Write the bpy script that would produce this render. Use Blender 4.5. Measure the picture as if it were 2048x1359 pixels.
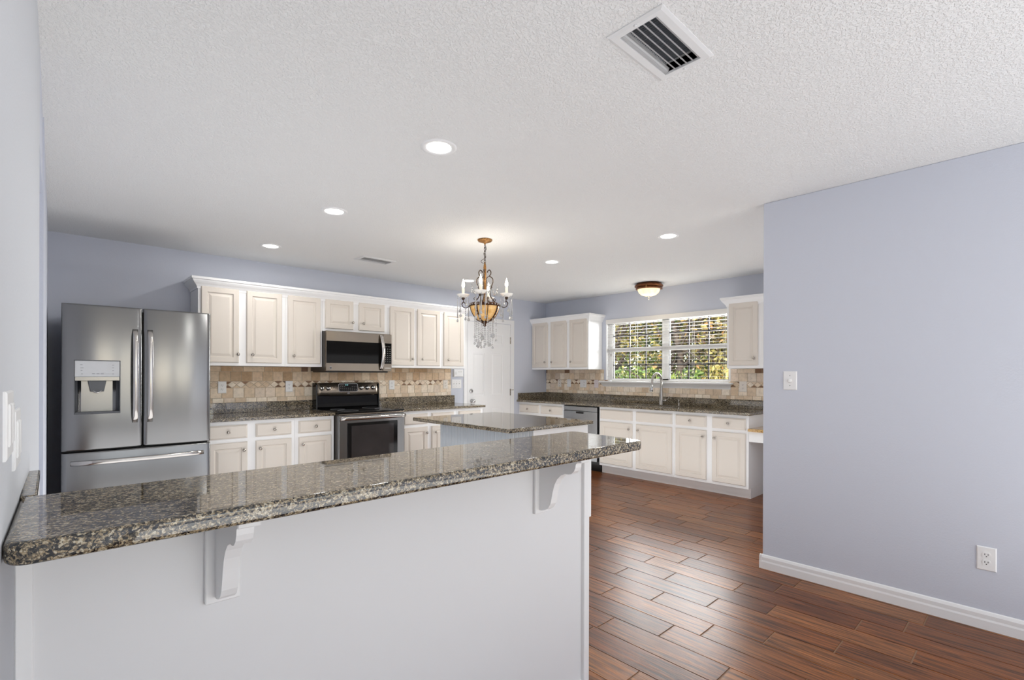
import bpy, bmesh, math, random
from mathutils import Vector, Matrix

# ------------------------------------------------------------------ camera, sky, sun, window and fill lights, exposure
for o in list(bpy.data.objects):
    bpy.data.objects.remove(o, do_unlink=True)
SC = bpy.context.scene
COL = SC.collection
RND = random.Random(11)

cam_data = bpy.data.cameras.new('camera')
cam = bpy.data.objects.new('camera', cam_data)
COL.objects.link(cam)
cam_data.sensor_width = 36.0
cam_data.lens = 981.2 / 2048 * 36.0
cam_data.shift_y = (747.6 - 679.5) / 2048
cam_data.clip_start = 0.02
cam.matrix_world = (Matrix.Translation((0, 0, 1.293)) @ Matrix.Rotation(0.8187 - math.pi / 2, 4, 'Z')
                    @ Matrix.Rotation(math.pi / 2, 4, 'X') @ Matrix.Rotation(0.0028, 4, 'Z'))
SC.camera = cam

world = bpy.data.worlds.new('sky')
SC.world = world
world.use_nodes = True
wn = world.node_tree
sky = wn.nodes.new('ShaderNodeTexSky')
sky.sky_type = 'NISHITA'
sky.sun_disc = False
sky.sun_elevation = math.radians(38)
sky.sun_rotation = math.radians(200)
wn.links.new(sky.outputs['Color'], wn.nodes['Background'].inputs['Color'])
wn.nodes['Background'].inputs['Strength'].default_value = 0.35

sun_data = bpy.data.lights.new('sun', 'SUN')
sun_data.energy = 5.0
sun_data.angle = math.radians(0.6)
sun_data.color = (1.0, 0.93, 0.82)
sun = bpy.data.objects.new('sun', sun_data)
COL.objects.link(sun)
sun.rotation_euler = (math.radians(18), math.radians(-46), 0)   # from the house side, over the roof, onto the trees


def area(name, loc, rot, sx, sy, power, color=(1, 1, 1), shape='RECTANGLE', spread=None):
    d = bpy.data.lights.new(name, 'AREA')
    d.shape = shape
    d.size = sx
    d.size_y = sy
    d.energy = power
    d.color = color
    if spread:
        d.spread = math.radians(spread)
    o = bpy.data.objects.new(name, d)
    COL.objects.link(o)
    o.location = loc
    o.rotation_euler = rot
    return o


# fill lamps added at the unseen living room windows, standing in for daylight
area('living_room_fill_light', (0.95, -4.40, 1.30), (math.radians(100), 0, 0), 1.3, 1.9, 12, (0.97, 0.985, 1.0))
area('living_room_fill_light', (2.55, -4.40, 1.30), (math.radians(100), 0, 0), 1.3, 1.9, 12, (0.97, 0.985, 1.0))
# added upward fill lamp over the living room floor, brightening the ceiling
area('ceiling_fill_light', (1.72, -2.45, 0.06), (math.radians(180), 0, 0), 3.3, 3.9, 98, (0.95, 0.98, 1.0))
# added upward fill lamps at floor level, for the kitchen ceiling
area('kitchen_fill_light', (1.10, 3.05, 0.03), (math.radians(180), 0, 0), 1.9, 2.7, 26, (0.93, 0.975, 1.0))
area('kitchen_fill_light', (4.30, 3.20, 0.03), (math.radians(180), 0, 0), 1.5, 3.4, 23, (0.93, 0.975, 1.0))
# daylight entering by the kitchen window over the sink
area('kitchen_window_light', (7.6, 3.366, 2.75), (math.radians(80), 0, math.radians(90)), 3.6, 2.2, 1200, (0.97, 0.99, 1.0))
# added fill lamp in the unseen nook round the corner on the right
area('nook_fill_light', (4.75, 0.46, 1.25), (math.radians(98), 0, 0), 1.7, 2.0, 14, (0.98, 0.99, 1.0))

SC.view_settings.view_transform = 'Standard'
SC.view_settings.look = 'None'
SC.view_settings.exposure = 0.0
SC.view_settings.gamma = 1.0
SC.view_settings.use_curve_mapping = False
cy = SC.cycles
cy.max_bounces = 10
cy.diffuse_bounces = 6
cy.glossy_bounces = 5
cy.transmission_bounces = 8
cy.transparent_max_bounces = 12
cy.caustics_reflective = False
cy.caustics_refractive = False
cy.sample_clamp_indirect = 4.0
cy.use_denoising = True

# ------------------------------------------------------------------ materials


def s2l(c):
    def f(v):
        v = v / 255.0
        return v / 12.92 if v <= 0.04045 else ((v + 0.055) / 1.055) ** 2.4
    return (f(c[0]), f(c[1]), f(c[2]), 1.0)


def newmat(name):
    m = bpy.data.materials.new(name)
    m.use_nodes = True
    nt = m.node_tree
    return m, nt, nt.nodes['Principled BSDF']


def noise(nt, scale, detail=3, rough=0.5, vec=None):
    n = nt.nodes.new('ShaderNodeTexNoise')
    n.inputs['Scale'].default_value = scale
    n.inputs['Detail'].default_value = detail
    n.inputs['Roughness'].default_value = rough
    if vec:
        nt.links.new(vec, n.inputs['Vector'])
    return n


def coords(nt, sc=(1, 1, 1), rot=(0, 0, 0)):
    t = nt.nodes.new('ShaderNodeTexCoord')
    mp = nt.nodes.new('ShaderNodeMapping')
    mp.inputs['Scale'].default_value = sc
    mp.inputs['Rotation'].default_value = rot
    nt.links.new(t.outputs['Object'], mp.inputs['Vector'])
    return mp.outputs['Vector']


def ramp(nt, fac, stops, interp='LINEAR'):
    r = nt.nodes.new('ShaderNodeValToRGB')
    r.color_ramp.interpolation = interp
    el = r.color_ramp.elements
    while len(el) < len(stops):
        el.new(0.5)
    for e, (p, c) in zip(el, stops):
        e.position = p
        e.color = c
    nt.links.new(fac, r.inputs['Fac'])
    return r.outputs['Color']


def mixc(nt, a, b, fac, mode='MIX'):
    m = nt.nodes.new('ShaderNodeMix')
    m.data_type = 'RGBA'
    m.blend_type = mode
    for i, v in ((6, a), (7, b), (0, fac)):
        if hasattr(v, 'links'):
            nt.links.new(v, m.inputs[i])
        else:
            m.inputs[i].default_value = v
    return m.outputs[2]


def bump(nt, p, height, strength, dist):
    b = nt.nodes.new('ShaderNodeBump')
    b.inputs['Strength'].default_value = strength
    b.inputs['Distance'].default_value = dist
    nt.links.new(height, b.inputs['Height'])
    nt.links.new(b.outputs['Normal'], p.inputs['Normal'])


def plain(name, rgb, rough=0.5, metal=0.0, spec=0.5, var=0.0, vscale=8.0, emit=None, estr=0.0, coat=0.0):
    m, nt, p = newmat(name)
    c = s2l(rgb)
    p.inputs['Base Color'].default_value = c
    p.inputs['Roughness'].default_value = rough
    p.inputs['Metallic'].default_value = metal
    p.inputs['Specular IOR Level'].default_value = spec
    p.inputs['Coat Weight'].default_value = coat
    if var:
        n = noise(nt, vscale, 4, 0.55, coords(nt))
        lo = tuple(v * (1 - var) for v in c[:3]) + (1,)
        hi = tuple(min(1, v * (1 + var)) for v in c[:3]) + (1,)
        nt.links.new(ramp(nt, n.outputs['Fac'], [(0.3, lo), (0.7, hi)]), p.inputs['Base Color'])
    if emit:
        p.inputs['Emission Color'].default_value = s2l(emit)
        p.inputs['Emission Strength'].default_value = estr
    return m


def textured_paint(name, rgb, rough, scale, strength, dist, flat=False):
    m, nt, p = newmat(name)
    p.inputs['Base Color'].default_value = s2l(rgb)
    p.inputs['Roughness'].default_value = rough
    p.inputs['Specular IOR Level'].default_value = 0.25
    v = coords(nt)
    n = noise(nt, scale, 3, 0.55, v)
    h = n.outputs['Fac']
    if flat:
        h = ramp(nt, h, [(0.42, (0, 0, 0, 1)), (0.56, (1, 1, 1, 1))])
    bump(nt, p, h, strength, dist)
    return m


M = {}
M['ceiling'] = textured_paint('ceiling_texture_paint', (240, 240, 239), 0.9, 110, 0.6, 0.004, True)
M['wall'] = textured_paint('blue_grey_wall_paint', (206, 210, 221), 0.75, 130, 0.22, 0.003)
M['wall_pale'] = textured_paint('pale_left_wall', (206, 209, 214), 0.7, 130, 0.2, 0.003)  # near left wall, less blue than the other walls
M['trim'] = plain('white_trim_paint', (240, 240, 240), 0.35, spec=0.4)
M['bar_panel'] = plain('white_bar_panel_paint', (228, 228, 229), 0.45, spec=0.35, var=0.012, vscale=1.4)
M['cab_white'] = plain('cabinet_white_paint', (240, 240, 240), 0.35, spec=0.4)
M['cab_cream'] = plain('cabinet_cream_paint', (219, 211, 201), 0.38, spec=0.4)
M['island_grey'] = plain('island_grey_paint', (178, 184, 190), 0.5)
M['island_groove'] = plain('island_groove_paint', (240, 242, 243), 0.5)
M['white_plastic'] = plain('white_plastic', (240, 240, 240), 0.3)
M['cream_plastic'] = plain('ivory_plastic', (236, 229, 220), 0.3)
M['pink_plastic'] = plain('pale_plastic', (228, 218, 222), 0.3)
M['slot'] = plain('outlet_slot_dark', (45, 42, 40), 0.6)
M['slot_brown'] = plain('screw_brown', (90, 62, 45), 0.5)
M['nickel'] = plain('satin_nickel', (176, 170, 162), 0.24, metal=1.0)
M['chrome'] = plain('polished_chrome', (205, 205, 205), 0.08, metal=1.0)
M['faucet'] = plain('faucet_steel', (176, 172, 166), 0.2, metal=1.0)
M['black'] = plain('black_gloss_enamel', (8, 8, 9), 0.08, spec=0.35)
M['black_plastic'] = plain('black_plastic', (18, 17, 16), 0.35)
M['dark_side'] = plain('appliance_dark_side', (62, 58, 54), 0.4)
M['charcoal'] = plain('charcoal_plastic', (84, 86, 90), 0.4)
M['panel_grey'] = plain('dispenser_panel_grey', (196, 198, 201), 0.3)
M['mark_grey'] = plain('printed_mark_grey', (140, 142, 146), 0.5)
M['mark_light'] = plain('printed_mark_light', (190, 190, 186), 0.5)
M['display'] = plain('display_digits', (120, 190, 190), 0.5, emit=(150, 230, 235), estr=0.9)
M['badge'] = plain('dark_badge', (52, 44, 42), 0.35)
M['oven_glass'] = plain('oven_door_glass', (50, 46, 46), 0.06, spec=0.3, var=0.25, vscale=4.0)
M['mw_glass'] = plain('microwave_door_glass', (16, 15, 14), 0.05, spec=0.14)
M['bronze'] = plain('dark_bronze', (120, 74, 44), 0.38, metal=0.85, var=0.3, vscale=40)
M['dark_bronze'] = plain('aged_bronze', (78, 50, 32), 0.4, metal=0.7, var=0.35, vscale=60)
M['iron'] = plain('chandelier_iron', (72, 58, 48), 0.4, metal=0.7)
M['gold'] = plain('antique_gold', (150, 108, 60), 0.38, metal=0.6, var=0.6, vscale=110)
M['candle'] = plain('candle_sleeve', (240, 236, 224), 0.5, emit=(255, 236, 200), estr=0.25)
M['bulb'] = plain('lit_candle_bulb', (255, 246, 224), 0.3, emit=(255, 240, 208), estr=22)
M['led'] = plain('lit_led_diffuser', (255, 255, 252), 0.4, emit=(255, 252, 244), estr=9)
M['duct'] = plain('duct_dark', (176, 176, 176), 0.8)
M['vent'] = plain('vent_white_enamel', (226, 226, 226), 0.35)
M['blind'] = plain('white_blind_slat', (236, 234, 230), 0.45)
M['muntin'] = plain('backlit_window_grille', (92, 88, 88), 0.5)  # grille darkened in its colour, as seen against the daylight
M['black_strip'] = plain('dark_window_gasket', (36, 34, 33), 0.5)
M['bark'] = plain('tree_bark', (92, 80, 68), 0.85, var=0.3, vscale=14)
M['soil'] = plain('leafy_ground', (126, 104, 74), 0.95, var=0.4, vscale=3)
M['carpet'] = plain('bounce_carpet', (214, 206, 194), 0.95, var=0.06, vscale=40)


def flush_glass():
    m, nt, p = newmat('lit_alabaster_glass')
    v = coords(nt)
    n = noise(nt, 18, 4, 0.6, v)
    c = ramp(nt, n.outputs['Fac'], [(0.3, s2l((255, 226, 160))), (0.7, s2l((255, 248, 224)))])
    p.inputs['Base Color'].default_value = s2l((246, 226, 180))
    p.inputs['Roughness'].default_value = 0.25
    nt.links.new(c, p.inputs['Emission Color'])
    p.inputs['Emission Strength'].default_value = 0.8
    return m


def amber_glass():
    m, nt, p = newmat('lit_amber_glass')
    v = coords(nt)
    n = noise(nt, 26, 4, 0.6, v)
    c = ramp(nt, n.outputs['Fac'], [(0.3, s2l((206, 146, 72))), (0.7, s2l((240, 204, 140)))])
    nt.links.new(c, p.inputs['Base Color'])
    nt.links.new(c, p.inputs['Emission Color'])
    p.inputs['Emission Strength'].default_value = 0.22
    p.inputs['Roughness'].default_value = 0.3
    return m


def stainless(name, base, rough, axis):
    m, nt, p = newmat(name)
    sc = {'x': (3, 420, 420), 'y': (420, 3, 420), 'z': (420, 420, 3)}[axis]
    n = noise(nt, 1.0, 3, 0.6, coords(nt, sc))
    p.inputs['Metallic'].default_value = 1.0
    b = s2l(base)
    lo = tuple(v * 0.97 for v in b[:3]) + (1,)
    nt.links.new(ramp(nt, n.outputs['Fac'], [(0.3, lo), (0.7, b)]), p.inputs['Base Color'])
    p.inputs['Roughness'].default_value = rough
    p.inputs['Anisotropic'].default_value = 0.8
    p.inputs['Anisotropic Rotation'].default_value = 0.25
    tg = nt.nodes.new('ShaderNodeTangent')
    tg.direction_type = 'RADIAL'
    tg.axis = 'Z'
    nt.links.new(tg.outputs['Tangent'], p.inputs['Tangent'])
    n2 = noise(nt, 1.0, 2, 0.5, coords(nt, {'x': (1.0, 3, 3), 'y': (3, 1.0, 3), 'z': (3, 3, 1.0)}[axis]))
    bump(nt, p, n2.outputs['Fac'], 0.10, 0.02)
    return m


M['steel'] = stainless('brushed_stainless', (138, 138, 138), 0.22, 'z')
M['steel_h'] = stainless('brushed_stainless_wide', (142, 132, 120), 0.25, 'x')
M['steel_dw'] = stainless('dishwasher_stainless', (166, 168, 170), 0.3, 'z')
M['steel_bar'] = stainless('handle_stainless', (196, 192, 188), 0.16, 'z')
M['sink'] = stainless('sink_stainless', (190, 190, 190), 0.2, 'y')


def granite(name, stops, gloss=0.025):
    m, nt, p = newmat(name)
    v = coords(nt)
    w = noise(nt, 60, 3, 0.6, v)
    add = nt.nodes.new('ShaderNodeVectorMath')
    add.operation = 'MULTIPLY_ADD'
    nt.links.new(w.outputs['Color'], add.inputs[0])
    add.inputs[1].default_value = (0.012, 0.012, 0.012)
    nt.links.new(v, add.inputs[2])
    vals = []
    for sc in (205, 430):
        vo = nt.nodes.new('ShaderNodeTexVoronoi')
        vo.inputs['Scale'].default_value = sc
        nt.links.new(add.outputs[0], vo.inputs['Vector'])
        sep = nt.nodes.new('ShaderNodeSeparateColor')
        nt.links.new(vo.outputs['Color'], sep.inputs['Color'])
        vals.append(sep.outputs['Red'])
    big = noise(nt, 16, 3, 0.6, v)
    a = nt.nodes.new('ShaderNodeMath')
    a.operation = 'MULTIPLY_ADD'
    nt.links.new(vals[0], a.inputs[0])
    a.inputs[1].default_value = 0.55
    a.inputs[2].default_value = -0.14
    b = nt.nodes.new('ShaderNodeMath')
    b.operation = 'MULTIPLY_ADD'
    nt.links.new(vals[1], b.inputs[0])
    b.inputs[1].default_value = 0.35
    nt.links.new(a.outputs[0], b.inputs[2])
    c = nt.nodes.new('ShaderNodeMath')
    c.operation = 'MULTIPLY_ADD'
    nt.links.new(big.outputs['Fac'], c.inputs[0])
    c.inputs[1].default_value = 0.34
    b.inputs[1].default_value = 0.42
    nt.links.new(b.outputs[0], c.inputs[2])
    nt.links.new(ramp(nt, c.outputs[0], stops), p.inputs['Base Color'])
    p.inputs['Roughness'].default_value = gloss
    p.inputs['Specular IOR Level'].default_value = 0.85
    return m


M['granite'] = granite('speckled_granite', [(0.22, s2l((12, 14, 17))), (0.35, s2l((40, 40, 41))), (0.47, s2l((78, 74, 67))),
                                             (0.59, s2l((120, 105, 82))), (0.71, s2l((158, 141, 112))), (0.87, s2l((188, 180, 160)))])
M['granite_desk'] = granite('gold_lit_granite', [(0.20, s2l((60, 42, 24))), (0.36, s2l((140, 98, 48))), (0.55, s2l((206, 160, 86))),
                                                (0.8, s2l((222, 190, 130)))])  # counter granite again, with golden light painted into the colours


def attr_stone():
    m, nt, p = newmat('tumbled_travertine')
    a = nt.nodes.new('ShaderNodeAttribute')
    a.attribute_name = 'tint'
    v = coords(nt)
    n = noise(nt, 30, 5, 0.65, v)
    c = ramp(nt, n.outputs['Fac'], [(0.3, (0.86, 0.85, 0.83, 1)), (0.6, (1.08, 1.07, 1.06, 1))])
    col = mixc(nt, a.outputs['Color'], c, 1.0, 'MULTIPLY')
    n2 = noise(nt, 160, 3, 0.6, v)
    pit = ramp(nt, n2.outputs['Fac'], [(0.30, (0.62, 0.58, 0.52, 1)), (0.38, (1, 1, 1, 1))])
    nt.links.new(mixc(nt, col, pit, 0.7, 'MULTIPLY'), p.inputs['Base Color'])
    p.inputs['Roughness'].default_value = 0.6
    bump(nt, p, n2.outputs['Fac'], 0.2, 0.003)
    return m


M['travertine'] = attr_stone()
M['grout'] = plain('sand_grout', (196, 180, 158), 0.85)


def attr_plank():
    m, nt, p = newmat('wood_look_plank_tile')
    a = nt.nodes.new('ShaderNodeAttribute')
    a.attribute_name = 'tint'
    v = coords(nt, (75, 3.2, 1))
    off = nt.nodes.new('ShaderNodeVectorMath')
    off.operation = 'MULTIPLY_ADD'
    nt.links.new(a.outputs['Color'], off.inputs[0])
    off.inputs[1].default_value = (340, 90, 0)
    nt.links.new(v, off.inputs[2])
    n = noise(nt, 1.0, 6, 0.68, off.outputs[0])
    n.inputs['Distortion'].default_value = 0.6
    g = ramp(nt, n.outputs['Fac'], [(0.33, (0.10, 0.09, 0.085, 1)), (0.46, (0.66, 0.65, 0.64, 1)), (0.57, (1.2, 1.18, 1.16, 1)), (0.70, (2.0, 1.95, 1.9, 1))])
    col = mixc(nt, a.outputs['Color'], g, 1.0, 'MULTIPLY')
    nt.links.new(col, p.inputs['Base Color'])
    p.inputs['Roughness'].default_value = 0.30
    p.inputs['Specular IOR Level'].default_value = 0.38
    bump(nt, p, n.outputs['Fac'], 0.25, 0.002)
    return m


M['plank'] = attr_plank()
M['floor_grout'] = plain('floor_grout', (150, 124, 104), 0.9, spec=0.1)


def pane_glass():
    m = bpy.data.materials.new('window_glass')
    m.use_nodes = True
    nt = m.node_tree
    nt.nodes.clear()
    o = nt.nodes.new('ShaderNodeOutputMaterial')
    mx = nt.nodes.new('ShaderNodeMixShader')
    t = nt.nodes.new('ShaderNodeBsdfTransparent')
    g = nt.nodes.new('ShaderNodeBsdfGlossy')
    g.inputs['Roughness'].default_value = 0.0
    f = nt.nodes.new('ShaderNodeFresnel')
    f.inputs['IOR'].default_value = 1.3
    nt.links.new(f.outputs[0], mx.inputs[0])
    nt.links.new(t.outputs[0], mx.inputs[1])
    nt.links.new(g.outputs[0], mx.inputs[2])
    nt.links.new(mx.outputs[0], o.inputs['Surface'])
    return m


M['glass'] = pane_glass()


def crystal():
    m, nt, p = newmat('cut_crystal')
    p.inputs['Base Color'].default_value = (0.97, 0.97, 0.97, 1)
    p.inputs['Roughness'].default_value = 0.02
    p.inputs['Transmission Weight'].default_value = 0.55
    p.inputs['IOR'].default_value = 1.6
    return m


M['crystal'] = crystal()
M['cup_glass'] = plain('pressed_white_glass', (236, 234, 230), 0.12, spec=0.7, emit=(255, 245, 230), estr=0.15)


def leaf_mat(name, stops):
    m, nt, p = newmat(name)
    a = nt.nodes.new('ShaderNodeAttribute')
    a.attribute_name = 'tint'
    sep = nt.nodes.new('ShaderNodeSeparateColor')
    nt.links.new(a.outputs['Color'], sep.inputs['Color'])
    nt.links.new(ramp(nt, sep.outputs['Red'], stops), p.inputs['Base Color'])
    p.inputs['Roughness'].default_value = 0.5
    return m


GREENS = [(0.0, s2l((34, 48, 22))), (0.45, s2l((92, 122, 48))), (0.8, s2l((160, 172, 84))), (1.0, s2l((202, 190, 110)))]
GOLDS = [(0.0, s2l((62, 58, 30))), (0.4, s2l((142, 132, 66))), (0.8, s2l((204, 186, 108))), (1.0, s2l((208, 150, 84)))]
RUSTS = [(0.0, s2l((58, 48, 42))), (0.5, s2l((124, 102, 84))), (0.8, s2l((172, 152, 122))), (1.0, s2l((122, 132, 74)))]
M['leaf_green'] = leaf_mat('green_leaves', GREENS)
M['leaf_gold'] = leaf_mat('golden_leaves', GOLDS)
M['leaf_rust'] = leaf_mat('russet_leaves', RUSTS)

# ------------------------------------------------------------------ mesh helpers


def box(bm, x0, x1, y0, y1, z0, z1, bevel=0.0, seg=1, mat=0):
    r = bmesh.ops.create_cube(bm, size=1.0)
    vs = r['verts']
    for v in vs:
        v.co = Vector(((x0 + x1) / 2 + v.co.x * (x1 - x0), (y0 + y1) / 2 + v.co.y * (y1 - y0), (z0 + z1) / 2 + v.co.z * (z1 - z0)))
    fs = list({f for v in vs for f in v.link_faces})
    for f in fs:
        f.material_index = mat
    if bevel > 0:
        es = list({e for v in vs for e in v.link_edges})
        rb = bmesh.ops.bevel(bm, geom=es, offset=bevel, segments=seg, profile=0.5, affect='EDGES', clamp_overlap=True)
        for f in rb['faces']:
            f.material_index = mat
            if seg > 1:
                f.smooth = True


def poly_prism(bm, pts, mapf, w0, w1, mat=0, smooth=False):
    """closed outline pts (a,b) swept from w0 to w1 through mapf(a,b,w)"""
    n = len(pts)
    lo = [bm.verts.new(mapf(a, b, w0)) for a, b in pts]
    hi = [bm.verts.new(mapf(a, b, w1)) for a, b in pts]
    fs = [bm.faces.new(lo[::-1]), bm.faces.new(hi)]
    for i in range(n):
        f = bm.faces.new((lo[i], lo[(i + 1) % n], hi[(i + 1) % n], hi[i]))
        f.smooth = smooth
        fs.append(f)
    for f in fs:
        f.material_index = mat


def lathe(bm, prof, origin=(0, 0, 0), axis=(0, 0, 1), n=24, mat=0, smooth=True, flute=None):
    ax = Vector(axis).normalized()
    q = Vector((0, 0, 1)).rotation_difference(ax).to_matrix()
    o = Vector(origin)
    rings = []
    for r, z in prof:
        if r < 1e-6:
            rings.append([bm.verts.new(o + q @ Vector((0, 0, z)))])
        else:
            ring = []
            for k in range(n):
                a = 2 * math.pi * k / n
                rr = r * (1 + (flute * math.cos(k * math.pi) if flute else 0))
                ring.append(bm.verts.new(o + q @ Vector((rr * math.cos(a), rr * math.sin(a), z))))
            rings.append(ring)
    for a, b in zip(rings, rings[1:]):
        if len(a) == 1 and len(b) == 1:
            continue
        for k in range(n):
            k2 = (k + 1) % n
            if len(a) == 1:
                f = bm.faces.new((a[0], b[k2], b[k]))
            elif len(b) == 1:
                f = bm.faces.new((a[k], a[k2], b[0]))
            else:
                f = bm.faces.new((a[k], a[k2], b[k2], b[k]))
            f.smooth = smooth
            f.material_index = mat


def smooth_path(pts, sub=6):
    P = [Vector(p) for p in pts]
    out = []
    for i in range(len(P) - 1):
        p0 = P[max(i - 1, 0)]
        p1, p2 = P[i], P[i + 1]
        p3 = P[min(i + 2, len(P) - 1)]
        for k in range(sub):
            t = k / sub
            out.append(0.5 * ((2 * p1) + (p2 - p0) * t + (2 * p0 - 5 * p1 + 4 * p2 - p3) * t * t + (3 * p1 - p0 - 3 * p2 + p3) * t ** 3))
    out.append(P[-1])
    return out


def tube(bm, pts, r, n=8, mat=0, closed=False, rad=None, flat=None):
    P = [Vector(p) for p in pts]
    m = len(P)
    rings = []
    ref = None
    for i in range(m):
        if closed:
            t = P[(i + 1) % m] - P[i - 1]
        else:
            t = P[min(i + 1, m - 1)] - P[max(i - 1, 0)]
        t.normalize()
        if ref is None:
            ref = Vector((0, 0, 1)) if abs(t.z) < 0.9 else Vector((1, 0, 0))
        u = (ref - t * ref.dot(t)).normalized()
        ref = u
        v = t.cross(u)
        rr = rad[i] if rad else r
        fl = flat or (1, 1)
        rings.append([bm.verts.new(P[i] + (u * math.cos(2 * math.pi * k / n) * fl[0] + v * math.sin(2 * math.pi * k / n) * fl[1]) * rr) for k in range(n)])
    rng = range(m) if closed else range(m - 1)
    for i in rng:
        a, b = rings[i], rings[(i + 1) % m]
        for k in range(n):
            f = bm.faces.new((a[k], a[(k + 1) % n], b[(k + 1) % n], b[k]))
            f.smooth = True
            f.material_index = mat
    if not closed:
        for f in (bm.faces.new(rings[0][::-1]), bm.faces.new(rings[-1])):
            f.material_index = mat


def bead(bm, c, r, h=None, mat=0):
    h = h or r
    c = Vector(c)
    v = [bm.verts.new(c + Vector(d)) for d in ((r, 0, 0), (0, r, 0), (-r, 0, 0), (0, -r, 0))]
    t = bm.verts.new(c + Vector((0, 0, h)))
    b = bm.verts.new(c - Vector((0, 0, h)))
    for k in range(4):
        for f in (bm.faces.new((v[k], v[(k + 1) % 4], t)), bm.faces.new((v[(k + 1) % 4], v[k], b))):
            f.material_index = mat


def rings_panel(bm, mapf, u0, u1, v0, v1, rings, mat=0):
    loops = []
    for ins, w in rings:
        loops.append([bm.verts.new(mapf(a, b, w)) for a, b in ((u0 + ins, v0 + ins), (u1 - ins, v0 + ins), (u1 - ins, v1 - ins), (u0 + ins, v1 - ins))])
    fs = [bm.faces.new(loops[0][::-1]), bm.faces.new(loops[-1])]
    for a, b in zip(loops, loops[1:]):
        for k in range(4):
            fs.append(bm.faces.new((a[k], a[(k + 1) % 4], b[(k + 1) % 4], b[k])))
    for f in fs:
        f.material_index = mat


def frust(bm, mapf, poly, w0, w1, inset, lay, col, mat=0):
    cx = sum(p[0] for p in poly) / len(poly)
    cyy = sum(p[1] for p in poly) / len(poly)
    lo = [bm.verts.new(mapf(a, b, w0)) for a, b in poly]
    hi = []
    for a, b in poly:
        dx, dy = a - cx, b - cyy
        L = math.hypot(dx, dy)
        sx = max(0.0, 1 - inset * 1.4 / L)
        hi.append(bm.verts.new(mapf(cx + dx * sx, cyy + dy * sx, w1)))
    n = len(poly)
    fs = [bm.faces.new(hi)]
    for i in range(n):
        fs.append(bm.faces.new((lo[i], lo[(i + 1) % n], hi[(i + 1) % n], hi[i])))
    for f in fs:
        f.material_index = mat
        for lp in f.loops:
            lp[lay] = col


def holed_plate(bm, mapf, u0, u1, v0, v1, w0, w1, holes, mat=0):
    """slab from w0 to w1 with rectangular holes"""
    us = sorted({u0, u1} | {h[i] for h in holes for i in (0, 1)})
    vs = sorted({v0, v1} | {h[i] for h in holes for i in (2, 3)})
    solid = {}
    for i in range(len(us) - 1):
        for j in range(len(vs) - 1):
            cu, cv = (us[i] + us[i + 1]) / 2, (vs[j] + vs[j + 1]) / 2
            solid[i, j] = not any(h[0] < cu < h[1] and h[2] < cv < h[3] for h in holes)
    cache = {}

    def V(i, j, w):
        k = (i, j, w)
        if k not in cache:
            cache[k] = bm.verts.new(mapf(us[i], vs[j], w))
        return cache[k]
    for (i, j), s in solid.items():
        if not s:
            continue
        for w in (w0, w1):
            f = bm.faces.new((V(i, j, w), V(i + 1, j, w), V(i + 1, j + 1, w), V(i, j + 1, w)))
            f.material_index = mat
        for (di, dj, a, b) in ((-1, 0, (i, j), (i, j + 1)), (1, 0, (i + 1, j), (i + 1, j + 1)), (0, -1, (i, j), (i + 1, j)), (0, 1, (i, j + 1), (i + 1, j + 1))):
            if not solid.get((i + di, j + dj), False):
                f = bm.faces.new((V(*a, w0), V(*b, w0), V(*b, w1), V(*a, w1)))
                f.material_index = mat


def origin_of(o):
    return Vector(o['_o']) if o is not None and '_o' in o else Vector((0, 0, 0))


def obj(name, bm, mats, parent=None, loc=None):
    """ONE mesh object; geometry given in world coordinates"""
    bmesh.ops.recalc_face_normals(bm, faces=bm.faces[:])
    me = bpy.data.meshes.new(name)
    org = origin_of(parent) if parent is not None else Vector(loc or (0, 0, 0))
    bmesh.ops.translate(bm, verts=bm.verts[:], vec=-org)
    bm.to_mesh(me)
    bm.free()
    for m in (mats if isinstance(mats, (list, tuple)) else [mats]):
        me.materials.append(M[m] if isinstance(m, str) else m)
    o = bpy.data.objects.new(name, me)
    COL.objects.link(o)
    if parent is not None:
        o.parent = parent
    else:
        o.location = org
    o['_o'] = tuple(org)
    return o


def tag(o, label=None, cat=None, group=None, kind=None):
    if label:
        o['label'] = label
    if cat:
        o['category'] = cat
    if group:
        o['group'] = group
    if kind:
        o['kind'] = kind
    return o


def thing(name, loc, label, cat, group=None):
    o = bpy.data.objects.new(name, None)
    COL.objects.link(o)
    o.empty_display_size = 0.05
    o.location = loc
    o['_o'] = tuple(loc)
    return tag(o, label, cat, group)


def struct_root(name, loc):
    o = bpy.data.objects.new(name, None)
    COL.objects.link(o)
    o.location = loc
    o['_o'] = tuple(loc)
    o['kind'] = 'structure'
    return o


def struct(name, bm, mats, parent=None):
    o = obj(name, bm, mats, parent)
    o['kind'] = 'structure'
    return o


def copy_tree(o, loc, rotz=None, label=None, group=None):
    r = o.copy()
    COL.objects.link(r)
    r.location = loc
    if rotz is not None:
        r.rotation_euler = (0, 0, rotz)
    if label:
        r['label'] = label
    if group:
        r['group'] = group

    def rec(src, dst):
        for ch in list(src.children):
            c = ch.copy()
            COL.objects.link(c)
            c.parent = dst
            rec(ch, c)
    rec(o, r)
    return r


NB = bmesh.new
ST = lambda y0: (lambda u, v, w: Vector((u, y0 - w, v)))          # faces the stove wall looks: -Y
WN = lambda x0: (lambda u, v, w: Vector((x0 - w, -u, v)))         # faces on the window wall: -X, u = -y
UP = lambda z0: (lambda u, v, w: Vector((u, v, z0 + w)))

# ------------------------------------------------------------------ room shell
XW, YS, ZC = 5.86, 5.46, 2.44
LW = lambda y: -0.058 + 0.022 * max(0.0, min(1.0, (y - 0.9) / 1.3))   # the left wall bows a little

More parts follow.
